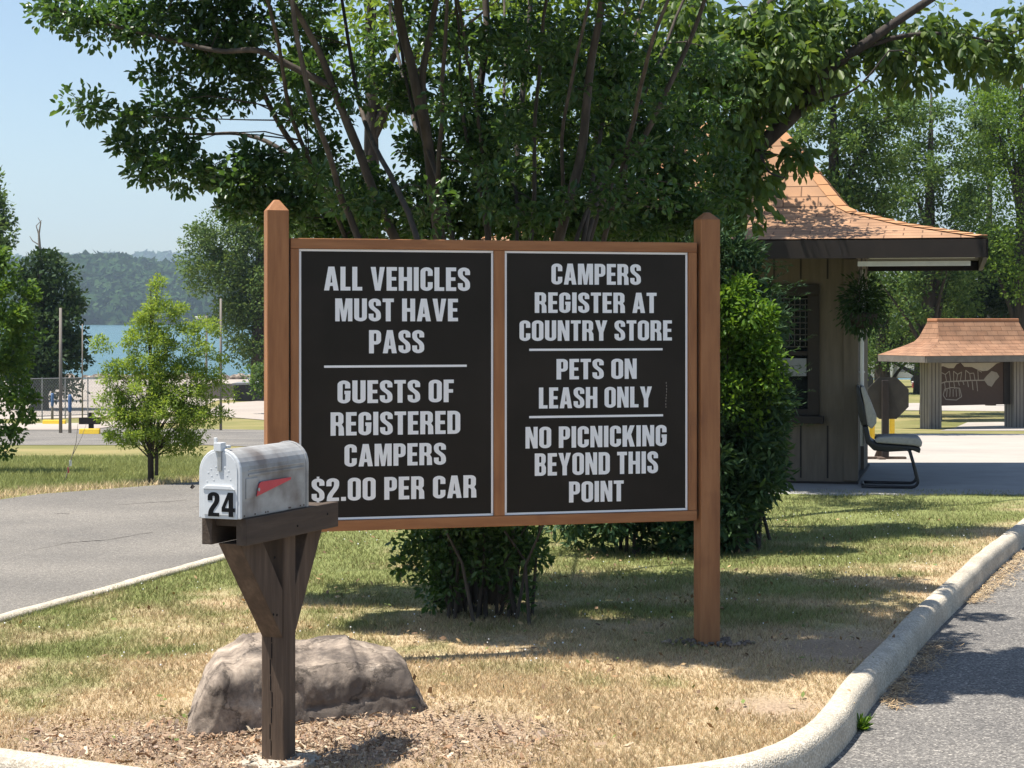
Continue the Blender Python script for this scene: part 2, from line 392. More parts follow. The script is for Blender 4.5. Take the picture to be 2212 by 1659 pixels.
def make_shingle(name, c1, c2, cm, w=0.32, h=0.13):
    m, n, l, out = new_mat(name)
    b = n.new('ShaderNodeBsdfPrincipled'); uv = n.new('ShaderNodeUVMap'); uv.uv_map = 'UVMap'
    br = n.new('ShaderNodeTexBrick'); br.offset = 0.5
    br.inputs['Color1'].default_value = (*c1, 1); br.inputs['Color2'].default_value = (*c2, 1); br.inputs['Mortar'].default_value = (*cm, 1)
    br.inputs['Scale'].default_value = 1.0; br.inputs['Mortar Size'].default_value = 0.006; br.inputs['Mortar Smooth'].default_value = 0.2
    br.inputs['Brick Width'].default_value = w; br.inputs['Row Height'].default_value = h; br.inputs['Bias'].default_value = -0.25
    l.new(uv.outputs[0], br.inputs['Vector'])
    t = n.new('ShaderNodeTexNoise'); t.inputs['Scale'].default_value = 2.2; t.inputs['Detail'].default_value = 10
    l.new(uv.outputs[0], t.inputs['Vector'])
    r2 = ramp(n, [(0.3, (0.68, 0.68, 0.69)), (0.68, (1.12, 1.1, 1.08))]); l.new(t.outputs[0], r2.inputs[0])
    mx = n.new('ShaderNodeMix'); mx.data_type = 'RGBA'; mx.blend_type = 'MULTIPLY'; mx.inputs[0].default_value = 1
    l.new(br.outputs[0], mx.inputs[6]); l.new(r2.outputs[0], mx.inputs[7]); l.new(mx.outputs[2], b.inputs['Base Color'])
    # each course steps down to the next one
    sp_ = n.new('ShaderNodeSeparateXYZ'); l.new(uv.outputs[0], sp_.inputs[0])
    dv = n.new('ShaderNodeMath'); dv.operation = 'DIVIDE'; dv.inputs[1].default_value = h; l.new(sp_.outputs[1], dv.inputs[0])
    fr = n.new('ShaderNodeMath'); fr.operation = 'FRACT'; l.new(dv.outputs[0], fr.inputs[0])
    inv = n.new('ShaderNodeMath'); inv.operation = 'SUBTRACT'; inv.inputs[0].default_value = 1.0; l.new(fr.outputs[0], inv.inputs[1])
    bp = n.new('ShaderNodeBump'); bp.inputs['Strength'].default_value = 0.6; bp.inputs['Distance'].default_value = 0.012
    l.new(inv.outputs[0], bp.inputs['Height'])
    bp2 = n.new('ShaderNodeBump'); bp2.inputs['Strength'].default_value = 0.5; bp2.inputs['Distance'].default_value = 0.01; bp2.invert = True
    l.new(br.outputs['Fac'], bp2.inputs['Height']); l.new(bp.outputs[0], bp2.inputs['Normal']); l.new(bp2.outputs[0], b.inputs['Normal'])
    b.inputs['Roughness'].default_value = 0.9; b.inputs['Specular IOR Level'].default_value = 0.2
    l.new(b.outputs[0], out.inputs[0]); return m
M['shingle'] = make_shingle('tan_shingle', (0.41, 0.245, 0.145), (0.33, 0.185, 0.105), (0.15, 0.085, 0.052))
M['shingle_kiosk'] = make_shingle('rust_shingle', (0.35, 0.20, 0.122), (0.265, 0.14, 0.083), (0.14, 0.075, 0.047), 0.34, 0.14)
M['ridge_cap'] = surf('tan_ridge_cap', [(0.3, (0.41, 0.205, 0.10)), (0.7, (0.50, 0.265, 0.135))], scale=3, rough=0.9, bump=0.2, bscale=60, spec=0.2)
M['ridge_cap_rust'] = surf('rust_ridge_cap', [(0.3, (0.36, 0.155, 0.08)), (0.7, (0.46, 0.215, 0.115))], scale=3, rough=0.9, bump=0.2, bscale=60, spec=0.2)

def make_rock():
    m, n, l, out = new_mat('sandstone')
    b = n.new('ShaderNodeBsdfPrincipled'); tc = n.new('ShaderNodeTexCoord')
    t = n.new('ShaderNodeTexNoise'); t.inputs['Scale'].default_value = 7; t.inputs['Detail'].default_value = 15; t.inputs['Roughness'].default_value = 0.74; t.inputs['Distortion'].default_value = 0.3
    l.new(tc.outputs['Object'], t.inputs['Vector'])
    r = ramp(n, [(0.30, (0.085, 0.068, 0.056)), (0.43, (0.23, 0.185, 0.146)), (0.55, (0.40, 0.325, 0.255)), (0.70, (0.58, 0.50, 0.41))]); l.new(t.outputs[0], r.inputs[0])
    # dark weathering film in patches
    t2 = n.new('ShaderNodeTexNoise'); t2.inputs['Scale'].default_value = 2.3; t2.inputs['Detail'].default_value = 9; t2.inputs['Roughness'].default_value = 0.7
    l.new(tc.outputs['Object'], t2.inputs['Vector'])
    mr = n.new('ShaderNodeMapRange'); mr.inputs[1].default_value = 0.45; mr.inputs[2].default_value = 0.56; mr.inputs[4].default_value = 0.82; l.new(t2.outputs[0], mr.inputs[0])
    mx = n.new('ShaderNodeMix'); mx.data_type = 'RGBA'; l.new(mr.outputs[0], mx.inputs[0]); l.new(r.outputs[0], mx.inputs[6]); mx.inputs[7].default_value = (0.075, 0.062, 0.055, 1)
    # cracks
    vo = n.new('ShaderNodeTexVoronoi'); vo.feature = 'DISTANCE_TO_EDGE'; vo.inputs['Scale'].default_value = 2.6
    ad = n.new('ShaderNodeVectorMath'); ad.operation = 'MULTIPLY_ADD'; ad.inputs[1].default_value = (0.35, 0.35, 0.35)
    l.new(t.outputs['Color'], ad.inputs[0]); l.new(tc.outputs['Object'], ad.inputs[2]); l.new(ad.outputs[0], vo.inputs['Vector'])
    cr = ramp(n, [(0.0, (0, 0, 0)), (0.028, (1, 1, 1))]); l.new(vo.outputs[0], cr.inputs[0])
    mx2 = n.new('ShaderNodeMix'); mx2.data_type = 'RGBA'; mx2.blend_type = 'MULTIPLY'; mx2.inputs[0].default_value = 0.45
    l.new(mx.outputs[2], mx2.inputs[6]); l.new(cr.outputs[0], mx2.inputs[7])
    l.new(mx2.outputs[2], b.inputs['Base Color'])
    b.inputs['Roughness'].default_value = 0.9; b.inputs['Specular IOR Level'].default_value = 0.25
    bp = n.new('ShaderNodeBump'); bp.inputs['Strength'].default_value = 0.8; bp.inputs['Distance'].default_value = 0.012; l.new(t.outputs[0], bp.inputs['Height'])
    bp2 = n.new('ShaderNodeBump'); bp2.inputs['Strength'].default_value = 0.5; bp2.inputs['Distance'].default_value = 0.012; l.new(cr.outputs[0], bp2.inputs['Height']); l.new(bp.outputs[0], bp2.inputs['Normal'])
    l.new(bp2.outputs[0], b.inputs['Normal']); l.new(b.outputs[0], out.inputs[0]); return m
M['rock'] = make_rock()

def make_water():
    m, n, l, out = new_mat('lake_water')
    b = n.new('ShaderNodeBsdfPrincipled'); tc = n.new('ShaderNodeTexCoord')
    b.inputs['Base Color'].default_value = (0.045, 0.12, 0.135, 1); b.inputs['Roughness'].default_value = 0.25
    b.inputs['IOR'].default_value = 1.33
    mp = n.new('ShaderNodeMapping'); mp.inputs['Scale'].default_value = (0.5, 0.15, 1); l.new(tc.outputs['Object'], mp.inputs[0])
    t = n.new('ShaderNodeTexNoise'); t.inputs['Scale'].default_value = 1.2; t.inputs['Detail'].default_value = 6; l.new(mp.outputs[0], t.inputs['Vector'])
    bp = n.new('ShaderNodeBump'); bp.inputs['Strength'].default_value = 1.0; bp.inputs['Distance'].default_value = 0.6; l.new(t.outputs[0], bp.inputs['Height'])
    l.new(bp.outputs[0], b.inputs['Normal']); l.new(b.outputs[0], out.inputs[0]); return m
M['water'] = make_water()

# ------------------------------------------------------------------ ground, water, roads
def sheet(name, poly, off, mat, maxstep=3.0, kind='structure'):
    """polygon draped over the terrain at T(y)+off, cut at the terrain's break lines"""
    bm = bmesh.new()
    vs = [bm.verts.new((x, y, 0)) for x, y in poly]
    bm.faces.new(vs)
    ys = [p[1] for p in poly]
    for yb in TY:
        if min(ys) < yb < max(ys):
            bmesh.ops.bisect_plane(bm, geom=bm.verts[:] + bm.edges[:] + bm.faces[:], plane_co=(0, yb, 0), plane_no=(0, 1, 0))
    bmesh.ops.triangulate(bm, faces=bm.faces)
    for v in bm.verts: v.co.z = T(v.co.y) + off
    bmesh.ops.recalc_face_normals(bm, faces=bm.faces)
    me = bpy.data.meshes.new(name); bm.to_mesh(me); bm.free()
    for p in me.polygons:
        if p.normal.z < 0: p.flip()
    o = link_mesh(name, me, mat)
    if kind: o['kind'] = kind
    return o
def pix(*pts, off=BASE):
    return [tuple(G(u, v, off)[:2]) for u, v in pts]

sheet('ground', [(-160, -60), (160, -60), (160, 400), (-160, 400)], BASE, M['ground'])
W = MB(); W.add([(-4000, 95, -1.93), (4000, 95, -1.93), (4000, 5200, -1.93), (-4000, 5200, -1.93)], [(0, 1, 2, 3)])
tag(W.build('lake_water', M['water']), kind='structure')

sheet('road', [(-16, -10), (-11.9, 0), (-8.0, 9.3), (-4.62, 17.4), (-3.4, 20.4), (-2.4, 23), (.7, 30), (3.4, 30), (0, 18), (0, -10)], BASE + 0.004, M['asphalt_pale'])
sheet('road', [(0, -10), (0, 16.5), (4.5, 16.5), (8, 20.2), (14, 20.2), (14, -10)], BASE + 0.004, M['asphalt'])
sheet('road', pix((-300, 962), (440, 962), (620, 968), (620, 930), (440, 927), (200, 923), (-300, 922)), BASE + 0.008, M['asphalt_pale'])
sheet('parking_lot', pix((-300, 903), (60, 906), (300, 899), (420, 884), (470, 865), (640, 860), (640, 818), (-300, 818)), BASE + 0.012, M['lot'])
sheet('path', pix((440, 893), (470, 900), (570, 908), (700, 915), (700, 863), (570, 866), (480, 872)), BASE + 0.016, M['lot'])
sheet('path', pix((-300, 930), (150, 930), (240, 923), (400, 912), (420, 900), (330, 905), (180, 915), (-300, 918)), BASE + 0.02, M['lot'])
# right side: sunlit road by the booth, path below the map shelter, far lane
sheet('road', pix((1800, 1000), (1900, 938), (2500, 938), (2700, 1010)), BASE + 0.010, M['pale_paving'])
sheet('path', pix((2030, 931), (2600, 931), (2600, 912), (2260, 911), (2090, 913)), BASE + 0.012, M['pale_paving'])
sheet('path', pix((1850, 886), (2600, 893), (2600, 868), (1850, 872)), BASE + 0.014, M['pale_paving'])
cr_pts = [[(405, 1098), (440, 1092), (470, 1089), (520, 1083), (570, 1080)], [(250, 1090), (310, 1086), (380, 1082), (405, 1080)], [(110, 1111), (130, 1108), (150, 1110)], [(60, 1190), (150, 1172), (230, 1166), (330, 1150)]]
for cps in cr_pts:
    cb_ = MB(); w_ = .009; pp = []
    for (ua, va), (ub, vb) in zip(cps[:-1], cps[1:]):
        for t in np.linspace(0, 1, 6, endpoint=False): pp.append(G(ua + (ub - ua) * t, va + (vb - va) * t + rng.normal(0, .7), BASE + .0065))
    pp.append(G(*cps[-1], BASE + .0065))
    for q0, q1 in zip(pp[:-1], pp[1:]):
        h0 = rng.uniform(.004, .011); cb_.add([q0 + Vector((0, -h0, 0)), q1 + Vector((0, -h0, 0)), q1 + Vector((0, h0, 0)), q0 + Vector((0, h0, 0))], [(0, 1, 2, 3)])
    cb_.build('road_crack', M['bark_dark'])['kind'] = 'structure'
# slab round the booth
S = MB(); S.box(0.6, 16.75, -0.2, 7.5, 20.4, 0.0)
tag(S.build('pavement', M['concrete_slab'], bevel=0.02), kind='structure')

# ------------------------------------------------------------------ island lawn with kerbs
right_edge = [(4.85, 17.2), (4.25, 15.5), (3.62, 13.9), (3.08, 12.55), (2.59, 11.25), (2.09, 9.92), (1.755, 8.95), (1.455, 8.12), (1.245, 7.45), (1.06, 6.98), (0.90, 6.72), (0.70, 6.53), (0.30, 6.33), (-0.1, 6.26),
              (-0.75, 6.27), (-1.20, 6.40), (-1.49, 6.535), (-1.80, 6.72), (-2.25, 6.98), (-2.75, 7.35), (-3.0, 7.7), (-3.03, 8.2)]
left_edge = [(-2.57, 9.77), (-2.17, 11.1), (-1.76, 12.5), (-1.2, 14.4), (-0.4, 17.1)]
def smooth_path(pts, step=0.08):
    pts = [Vector((x, y, 0)) for x, y in pts]
    out = []
    for i in range(len(pts) - 1):
        p0 = pts[max(i - 1, 0)]; p1 = pts[i]; p2 = pts[i + 1]; p3 = pts[min(i + 2, len(pts) - 1)]
        n = max(2, int((p2 - p1).length / step))
        for k in range(n):
            t = k / n
            out.append(0.5 * ((2 * p1) + (p2 - p0) * t + (2 * p0 - 5 * p1 + 4 * p2 - p3) * t * t + (3 * p1 - p0 - 3 * p2 + p3) * t ** 3))
    out.append(pts[-1]); return out
edgeR = smooth_path(right_edge)
edgeL = smooth_path([right_edge[-1]] + left_edge)[1:]
island = [(p.x, p.y) for p in edgeR + edgeL]
def inside(x, y, poly):
    x = np.asarray(x); y = np.asarray(y); c = np.zeros(x.shape, bool)
    n = len(poly); j = n - 1
    for i in range(n):
        xi, yi = poly[i]; xj, yj = poly[j]
        if yi != yj:
            c ^= ((yi > y) != (yj > y)) & (x < (xj - xi) * (y - yi) / (yj - yi) + xi)
        j = i
    return c
isl_c = [island[i] for i in range(0, len(island), 3)]

# how dry / how bare the lawn is at a place, from 0 to 1
RE = np.array([[p.x, p.y] for p in edgeR]); 
def edge_dist(x, y):
    d = np.full(np.shape(x), 9.0)
    for ex, ey in RE[::4]:
        d = np.minimum(d, np.hypot(x - ex, y - ey))
    return d
def dryness(x, y):
    ed = edge_dist(x, y)
    d = 1.06 - (y - 7.2) * 0.19 + (fbm(x, y, 0.9, 3) - 0.5) * 1.5 + (fbm(x, y, 2.6, 8) - 0.5) * 1.9
    d = d + np.clip(0.9 - ed * 1.1, 0, 0.9)
    d = np.where(x < -0.9, d - 0.25 * np.clip((y - 7.3), 0, 1), d)
    return np.clip(d, 0, 1)
def bareness(x, y):
    b = 1.25 - np.hypot((x + 0.95) / 1.0, (y - 6.85) / 0.55)
    b = np.maximum(b, 1.0 - np.hypot((x + 0.3) / 0.75, (y - 7.05) / 0.42))
    b = np.maximum(b, 0.9 - np.hypot((x - 1.55) / 0.55, (y - 8.9) / 0.7))
    b = np.maximum(b, 0.75 - np.hypot((x - 1.0) / 0.42, (y - 7.55) / 0.45))
    return np.clip(b * 1.6 + (fbm(x, y, 3.0, 21) - 0.5) * 1.2, 0, 1)
STRAW = np.array([0.68, 0.525, 0.325]); GREEN = np.array([0.27, 0.30, 0.105]); SOIL = np.array([0.36, 0.265, 0.18])
def lawn_col(x, y):
    d = dryness(x, y)[..., None]; b = bareness(x, y)[..., None]
    c = GREEN * 0.75 * (1 - d) + STRAW * 0.72 * d
    c = c * (1 - b) + SOIL * b
    return c * (0.8 + 0.4 * fbm(x, y, 6, 40))[..., None]
gs = 0.07
xs = np.arange(-3.2, 5.2, gs); ys = np.arange(6.1, 17.4, gs)
XX, YY = np.meshgrid(xs, ys)
ZZ = H(XX, YY) + (fbm(XX, YY, 2.5, 60) - 0.5) * 0.03 - 0.012
V = np.stack([XX, YY, ZZ], -1).reshape(-1, 3)
nx = len(xs)
ii, jj = np.meshgrid(np.arange(nx - 1), np.arange(len(ys) - 1))
a = (jj * nx + ii).ravel()
Fq = np.stack([a, a + 1, a + nx + 1, a + nx], 1)
cx = V[Fq].mean(1)
keep = inside(cx[:, 0], cx[:, 1], isl_c)
used = np.unique(Fq[keep]); remap = np.zeros(len(V), np.int64); remap[used] = np.arange(len(used))
lawn = big_mesh('lawn', V[used], remap[Fq[keep]], M['lawn'], cols=lawn_col(V[used][:, 0], V[used][:, 1]), smooth=True)
lawn['kind'] = 'structure'
def inset(path, d):
    out = []
    for i, p in enumerate(path):
        t = (path[min(i + 1, len(path) - 1)] - path[max(i - 1, 0)]).normalized()
        out.append((p, Vector((t.y, -t.x, 0))))
    return out
def kerb(name, path, w_in, w_out, top, mat):
    # path runs with the road on its left when walked; cross-section rounded on the road side
    prof = [(-w_in, -0.10), (-w_in, top - 0.012), (-w_in * 0.75, top + 0.003), (-w_in * 0.2, top + 0.005), (w_out * 0.30, top + 0.002), (w_out * 0.65, top - 0.006), (w_out * 0.90, top - 0.022), (w_out * 1.04, top - 0.05), (w_out * 1.16, -0.16)]
    vs, fs = [], []
    m = len(prof)
    for i, p in enumerate(path):
        t = (path[min(i + 1, len(path) - 1)] - path[max(i - 1, 0)]).normalized()
        nrm = Vector((-t.y, t.x, 0))
        if nrm.x * 0 + (1 if True else 0): pass
        j = 0.006 * (mnoise.noise(p * 1.7) + 0.6 * mnoise.noise(p * 9))
        for s_, z in prof:
            q = p + OUT * nrm * s_
            vs.append((q.x, q.y, z + (j if z > 0 else 0) + 0.003 * mnoise.noise(Vector((q.x * 14, q.y * 14, z * 20)))))
    for i in range(len(path) - 1):
        for k in range(m - 1):
            fs.append((i * m + k, i * m + k + 1, (i + 1) * m + k + 1, (i + 1) * m + k))
    b = MB(); b.add(vs, fs)
    return tag(b.build(name, mat, smooth=True), kind='structure')
OUT = 1.0
# walking edgeR from far right to the nose: the road is on the left hand -> normal (-t.y, t.x) must point to +x
_t = (edgeR[1] - edgeR[0]); OUT = 1.0 if -_t.y > 0 else -1.0
kerb('kerb', edgeR, 0.062, 0.044, 0.008, M['kerb'])
kerb('kerb', [edgeR[-1]] + edgeL, 0.05, 0.07, 0.012, M['kerb'])

# ------------------------------------------------------------------ grass blades
def blades(name, x, y, z, col, hgt, wid, mat, lean=0.5, parent=None):
    n = len(x)
    ang = rng.uniform(0, 2 * np.pi, n); la = rng.uniform(0, 2 * np.pi, n); lm = rng.uniform(0.1, lean, n) * hgt
    dx, dy = np.cos(ang) * wid / 2, np.sin(ang) * wid / 2
    V = np.empty((n, 3, 3), np.float32)
    V[:, 0] = np.stack([x - dx, y - dy, z], 1); V[:, 1] = np.stack([x + dx, y + dy, z], 1)
    V[:, 2] = np.stack([x + np.cos(la) * lm, y + np.sin(la) * lm, z + hgt], 1)
    C = np.repeat(col, 3, 0).reshape(n, 3, 3).copy(); C[:, :2] *= 0.85
    return big_mesh(name, V.reshape(-1, 3), np.arange(3 * n).reshape(n, 3), mat, parent, cols=C.reshape(-1, 3))
N = 620000
r1 = rng.random(N)
yb = 1 / (1 / 6.15 - r1 * (1 / 6.15 - 1 / 17.1))
xb = rng.uniform(-0.29, 0.30, N) * yb + rng.normal(0, 0.03, N)
# gather into tufts
tx = np.round(xb / 0.045 + rng.normal(0, 0.22, N)) * 0.045 + _hash(np.round(xb / 0.045).astype(np.int64), np.round(yb / 0.045).astype(np.int64), 3) * 0.045
xb = np.where(rng.random(N) < 0.5, tx, xb)
k = inside(xb, yb, isl_c)
b_ = bareness(xb, yb)
k &= rng.random(N) > b_ * 0.93
k &= np.hypot(xb - 0.905, yb - 9.03) > 0.07
xb, yb, b_ = xb[k], yb[k], b_[k]
d_ = dryness(xb, yb) + rng.normal(0, 0.24, len(xb))
d_ = np.clip(d_, 0, 1)[:, None]
cb = (GREEN * (1 - d_) + STRAW * d_) * rng.uniform(0.6, 1.3, (len(xb), 1)) * (0.78 + 0.44 * fbm(xb, yb, 4.5, 31))[:, None]
cb = cb * np.where(rng.random((len(xb), 1)) < .12, np.array([[.62, .5, .42]]), 1.0)
hb = rng.uniform(0.010, 0.032, len(xb)) * (1 - 0.35 * d_[:, 0]) * (0.8 + 0.6 * fbm(xb, yb, 2.2, 77))
grass = blades('grass', xb, yb, H(xb, yb) - 0.012, cb, hb, rng.uniform(0.002, 0.0045, len(xb)) * (0.7 + yb / 18), M['grass'], lean=1.1)
tag(grass, 'short mown lawn grass, green under the tree and straw dry near the kerb', 'grass', kind='stuff')
# verge across the left road
N = 70000
yv = rng.uniform(17, 29, N); xv = rng.uniform(-0.285, -0.02, N) * yv
edge = -4.62 + (yv - 17.4) * 0.42
k = (xv < edge - 0.05 + rng.normal(0, 0.06, N))
xv, yv, edge = xv[k], yv[k], edge[k]
dv_ = np.clip(1.15 - (edge - xv) * 1.6 + (fbm(xv, yv, 0.6, 14) - 0.4) * 1.0 + rng.normal(0, 0.15, len(xv)), 0, 1)[:, None]
cv = (GREEN * 1.0 * (1 - dv_) + STRAW * 1.05 * dv_) * rng.uniform(0.7, 1.3, (len(xv), 1))
verge = blades('grass', xv, yv, Tn(yv) + BASE, cv, rng.uniform(0.03, 0.075, len(xv)), rng.uniform(0.008, 0.016, len(xv)), M['grass'], lean=1.2)
tag(verge, 'roadside grass verge across the grey road, straw coloured along its edge', 'grass', kind='stuff')

N = 9000
ei = rng.integers(0, len(RE) - 1, N); ex_, ey_ = RE[ei, 0], RE[ei, 1]
tx_, ty_ = RE[np.minimum(ei + 1, len(RE) - 1), 0] - ex_, RE[np.minimum(ei + 1, len(RE) - 1), 1] - ey_
tl_ = np.hypot(tx_, ty_) + 1e-9; ox, oy = -ty_ / tl_, tx_ / tl_
dd_ = .068 + np.abs(rng.normal(0, .045, N)) * (0.4 + 1.6 * vnoise(ex_, ey_, 2.2, 5))
gx, gy = ex_ + ox * dd_ + rng.normal(0, .02, N), ey_ + oy * dd_ + rng.normal(0, .02, N)
k = (vnoise(gx, gy, 1.6, 15) > .42) & (gy > 6.2) & (gy < 14)
gx, gy = gx[k], gy[k]; n = len(gx)
th = rng.uniform(0, 6.28, n); L = rng.uniform(.01, .035, n); w_ = .0016
gz = np.full(n, BASE + .009) + rng.uniform(0, .012, n)
e1 = np.stack([np.cos(th), np.sin(th), rng.normal(0, .15, n)], 1) * L[:, None]; e2 = np.stack([-np.sin(th), np.cos(th), np.zeros(n)], 1) * w_
c0 = np.stack([gx, gy, gz], 1)
V = np.stack([c0 - e1 - e2, c0 + e1 - e2, c0 + e1 + e2, c0 - e1 + e2], 1)
cc = np.array([[.55, .40, .22], [.42, .29, .16], [.62, .49, .31], [.25, .17, .10]])[rng.integers(0, 4, n)] * rng.uniform(.75, 1.15, (n, 1))
tag(big_mesh('straw_litter', V.reshape(-1, 3), np.arange(4 * n).reshape(n, 4), M['chips'], cols=np.repeat(cc, 4, 0)), 'dry straw and needles caught in the gutter along the kerb foot', 'litter', kind='stuff')
# bark chips and dead stalks round the boulder
N = 17000
xc = rng.normal(-0.85, 0.6, N); yc = rng.normal(6.9, 0.30, N)
k = inside(xc, yc, isl_c) & (rng.random(N) < np.clip(bareness(xc, yc) + 0.12, 0, 1)) & (yc > 6.3)
xc, yc = xc[k], yc[k]; n = len(xc)
th = rng.uniform(0, 2 * np.pi, n); L = rng.uniform(0.003, 0.009, n) * (1 + 1.6 * (rng.random(n) < .10)); Wd = L * rng.uniform(0.12, 0.5, n); tl = rng.normal(0, 0.45, n); tl2 = rng.normal(0, 0.5, n)
zc = H(xc, yc) + rng.uniform(-0.006, 0.012, n)
ex = np.stack([np.cos(th) * np.cos(tl), np.sin(th) * np.cos(tl), np.sin(tl)], 1); ey = np.stack([-np.sin(th) * np.cos(tl2), np.cos(th) * np.cos(tl2), np.sin(tl2)], 1)
c0 = np.stack([xc, yc, zc], 1)
V = np.stack([c0 - ex * L[:, None] - ey * Wd[:, None] * .6, c0 + ex * L[:, None] - ey * Wd[:, None], c0 + ex * L[:, None] * .8 + ey * Wd[:, None], c0 - ex * L[:, None] + ey * Wd[:, None] * .7], 1)
pal = np.array([[0.40, 0.28, 0.19], [0.50, 0.36, 0.24], [0.25, 0.165, 0.115], [0.60, 0.48, 0.34], [0.44, 0.27, 0.16], [0.33, 0.25, 0.19]])
cc = pal[rng.integers(0, len(pal), n)] * rng.uniform(0.5, 1.1, (n, 1))
chips = big_mesh('bark_chips', V.reshape(-1, 3), np.arange(4 * n).reshape(n, 4), M['chips'], cols=np.repeat(cc, 4, 0))
tag(chips, 'brown bark chips and dead stalks strewn round the boulder', 'mulch', kind='stuff')

# fallen leaves under the tree and on the road edge, white clover heads in the turf
N = 1500
xf = rng.normal(0.3, 1.6, N); yf = rng.uniform(6.8, 14.5, N)
k = inside(xf, yf, isl_c); xf, yf = xf[k], yf[k]; n = len(xf)
th = rng.uniform(0, 6.28, n); L = rng.uniform(.008, .02, n); tl = rng.normal(0, .5, n)
ex = np.stack([np.cos(th) * np.cos(tl), np.sin(th) * np.cos(tl), np.sin(tl)], 1); ey = np.stack([-np.sin(th), np.cos(th), rng.normal(0, .4, n)], 1)
c0 = np.stack([xf, yf, H(xf, yf) + .014], 1)
V = np.stack([c0 - ex * L[:, None], c0 - ey * L[:, None] * .5, c0 + ex * L[:, None], c0 + ey * L[:, None] * .5], 1)
cc = np.array([[.30, .19, .10], [.42, .29, .15], [.20, .13, .08], [.16, .20, .06]])[rng.integers(0, 4, n)] * rng.uniform(.7, 1.2, (n, 1))
tag(big_mesh('leaf_litter', V.reshape(-1, 3), np.arange(4 * n).reshape(n, 4), M['chips'], cols=np.repeat(cc, 4, 0)), 'dry fallen leaves scattered through the lawn under the tree', 'leaf litter', kind='stuff')
N = 800
xf = rng.uniform(-3, 4.5, N); yf = rng.uniform(8.2, 16.5, N)
k = inside(xf, yf, isl_c) & (fbm(xf, yf, .8, 91) > .5); xf, yf = xf[k], yf[k]
fb0 = MB()
for x, y in zip(xf, yf):
    s_ = rng.uniform(.0025, .0045); fb0.lathe([(0, 0), (s_, s_ * .8), (s_ * .8, s_ * 1.6), (0, s_ * 2)], (x, y, float(H(x, y)) + .018), 5)
tag(fb0.build('clover_flowers', M['sign_white']), 'tiny white clover heads dotted over the greener turf', 'clover', kind='stuff')

# ------------------------------------------------------------------ lettering
def arc(cx, cy, rx, ry, a0, a1, n=10):
    return [(cx + rx * math.cos(R(a0 + (a1 - a0) * i / n)), cy + ry * math.sin(R(a0 + (a1 - a0) * i / n))) for i in range(n + 1)]
def bez(p0, p1, p2, p3, n=12):
    return [tuple((1 - t) ** 3 * a + 3 * (1 - t) ** 2 * t * b + 3 * (1 - t) * t * t * c + t ** 3 * d for a, b, c, d in zip(p0, p1, p2, p3)) for t in [i / n for i in range(n + 1)]]
def stroke(path, w=0.2, ks=1.35):
    p = [path[0]] + [q for i, q in enumerate(path[1:]) if (q[0] - path[i][0]) ** 2 + (q[1] - path[i][1]) ** 2 > 1e-8]
    Lf, Rt = [], []
    for i in range(len(p)):
        d0 = (p[i][0] - p[i - 1][0], p[i][1] - p[i - 1][1]) if i else None
        d1 = (p[i + 1][0] - p[i][0], p[i + 1][1] - p[i][1]) if i < len(p) - 1 else None
        d0 = d0 or d1; d1 = d1 or d0
        l0, l1 = math.hypot(*d0), math.hypot(*d1)
        n0 = (-d0[1] / l0, d0[0] / l0); n1 = (-d1[1] / l1, d1[0] / l1)
        mx, my = n0[0] + n1[0], n0[1] + n1[1]; s_ = 2 / max(mx * mx + my * my, 0.5)
        mx *= s_ * w / 2; my *= s_ * w / 2
        Lf.append((p[i][0] + mx, (p[i][1] + my) / ks)); Rt.append((p[i][0] - mx, (p[i][1] - my) / ks))
    return [Lf + Rt[::-1]]
def rr(x0, y0, x1, y1, r, ry=None):
    ry = ry or r / 1.35
    return arc(x1 - r, y1 - ry, r, ry, 0, 90) + arc(x0 + r, y1 - ry, r, ry, 90, 180) + arc(x0 + r, y0 + ry, r, ry, 180, 270) + arc(x1 - r, y0 + ry, r, ry, 270, 360)
S_PATH = [(.4, .92)] + arc(.25, 1.1, .15, .15, 0, 180) + bez((.1, 1.0), (.1, .70), (.4, .70), (.4, .38)) + arc(.25, .25, .15, .15, 0, -180) + [(.1, .45)]
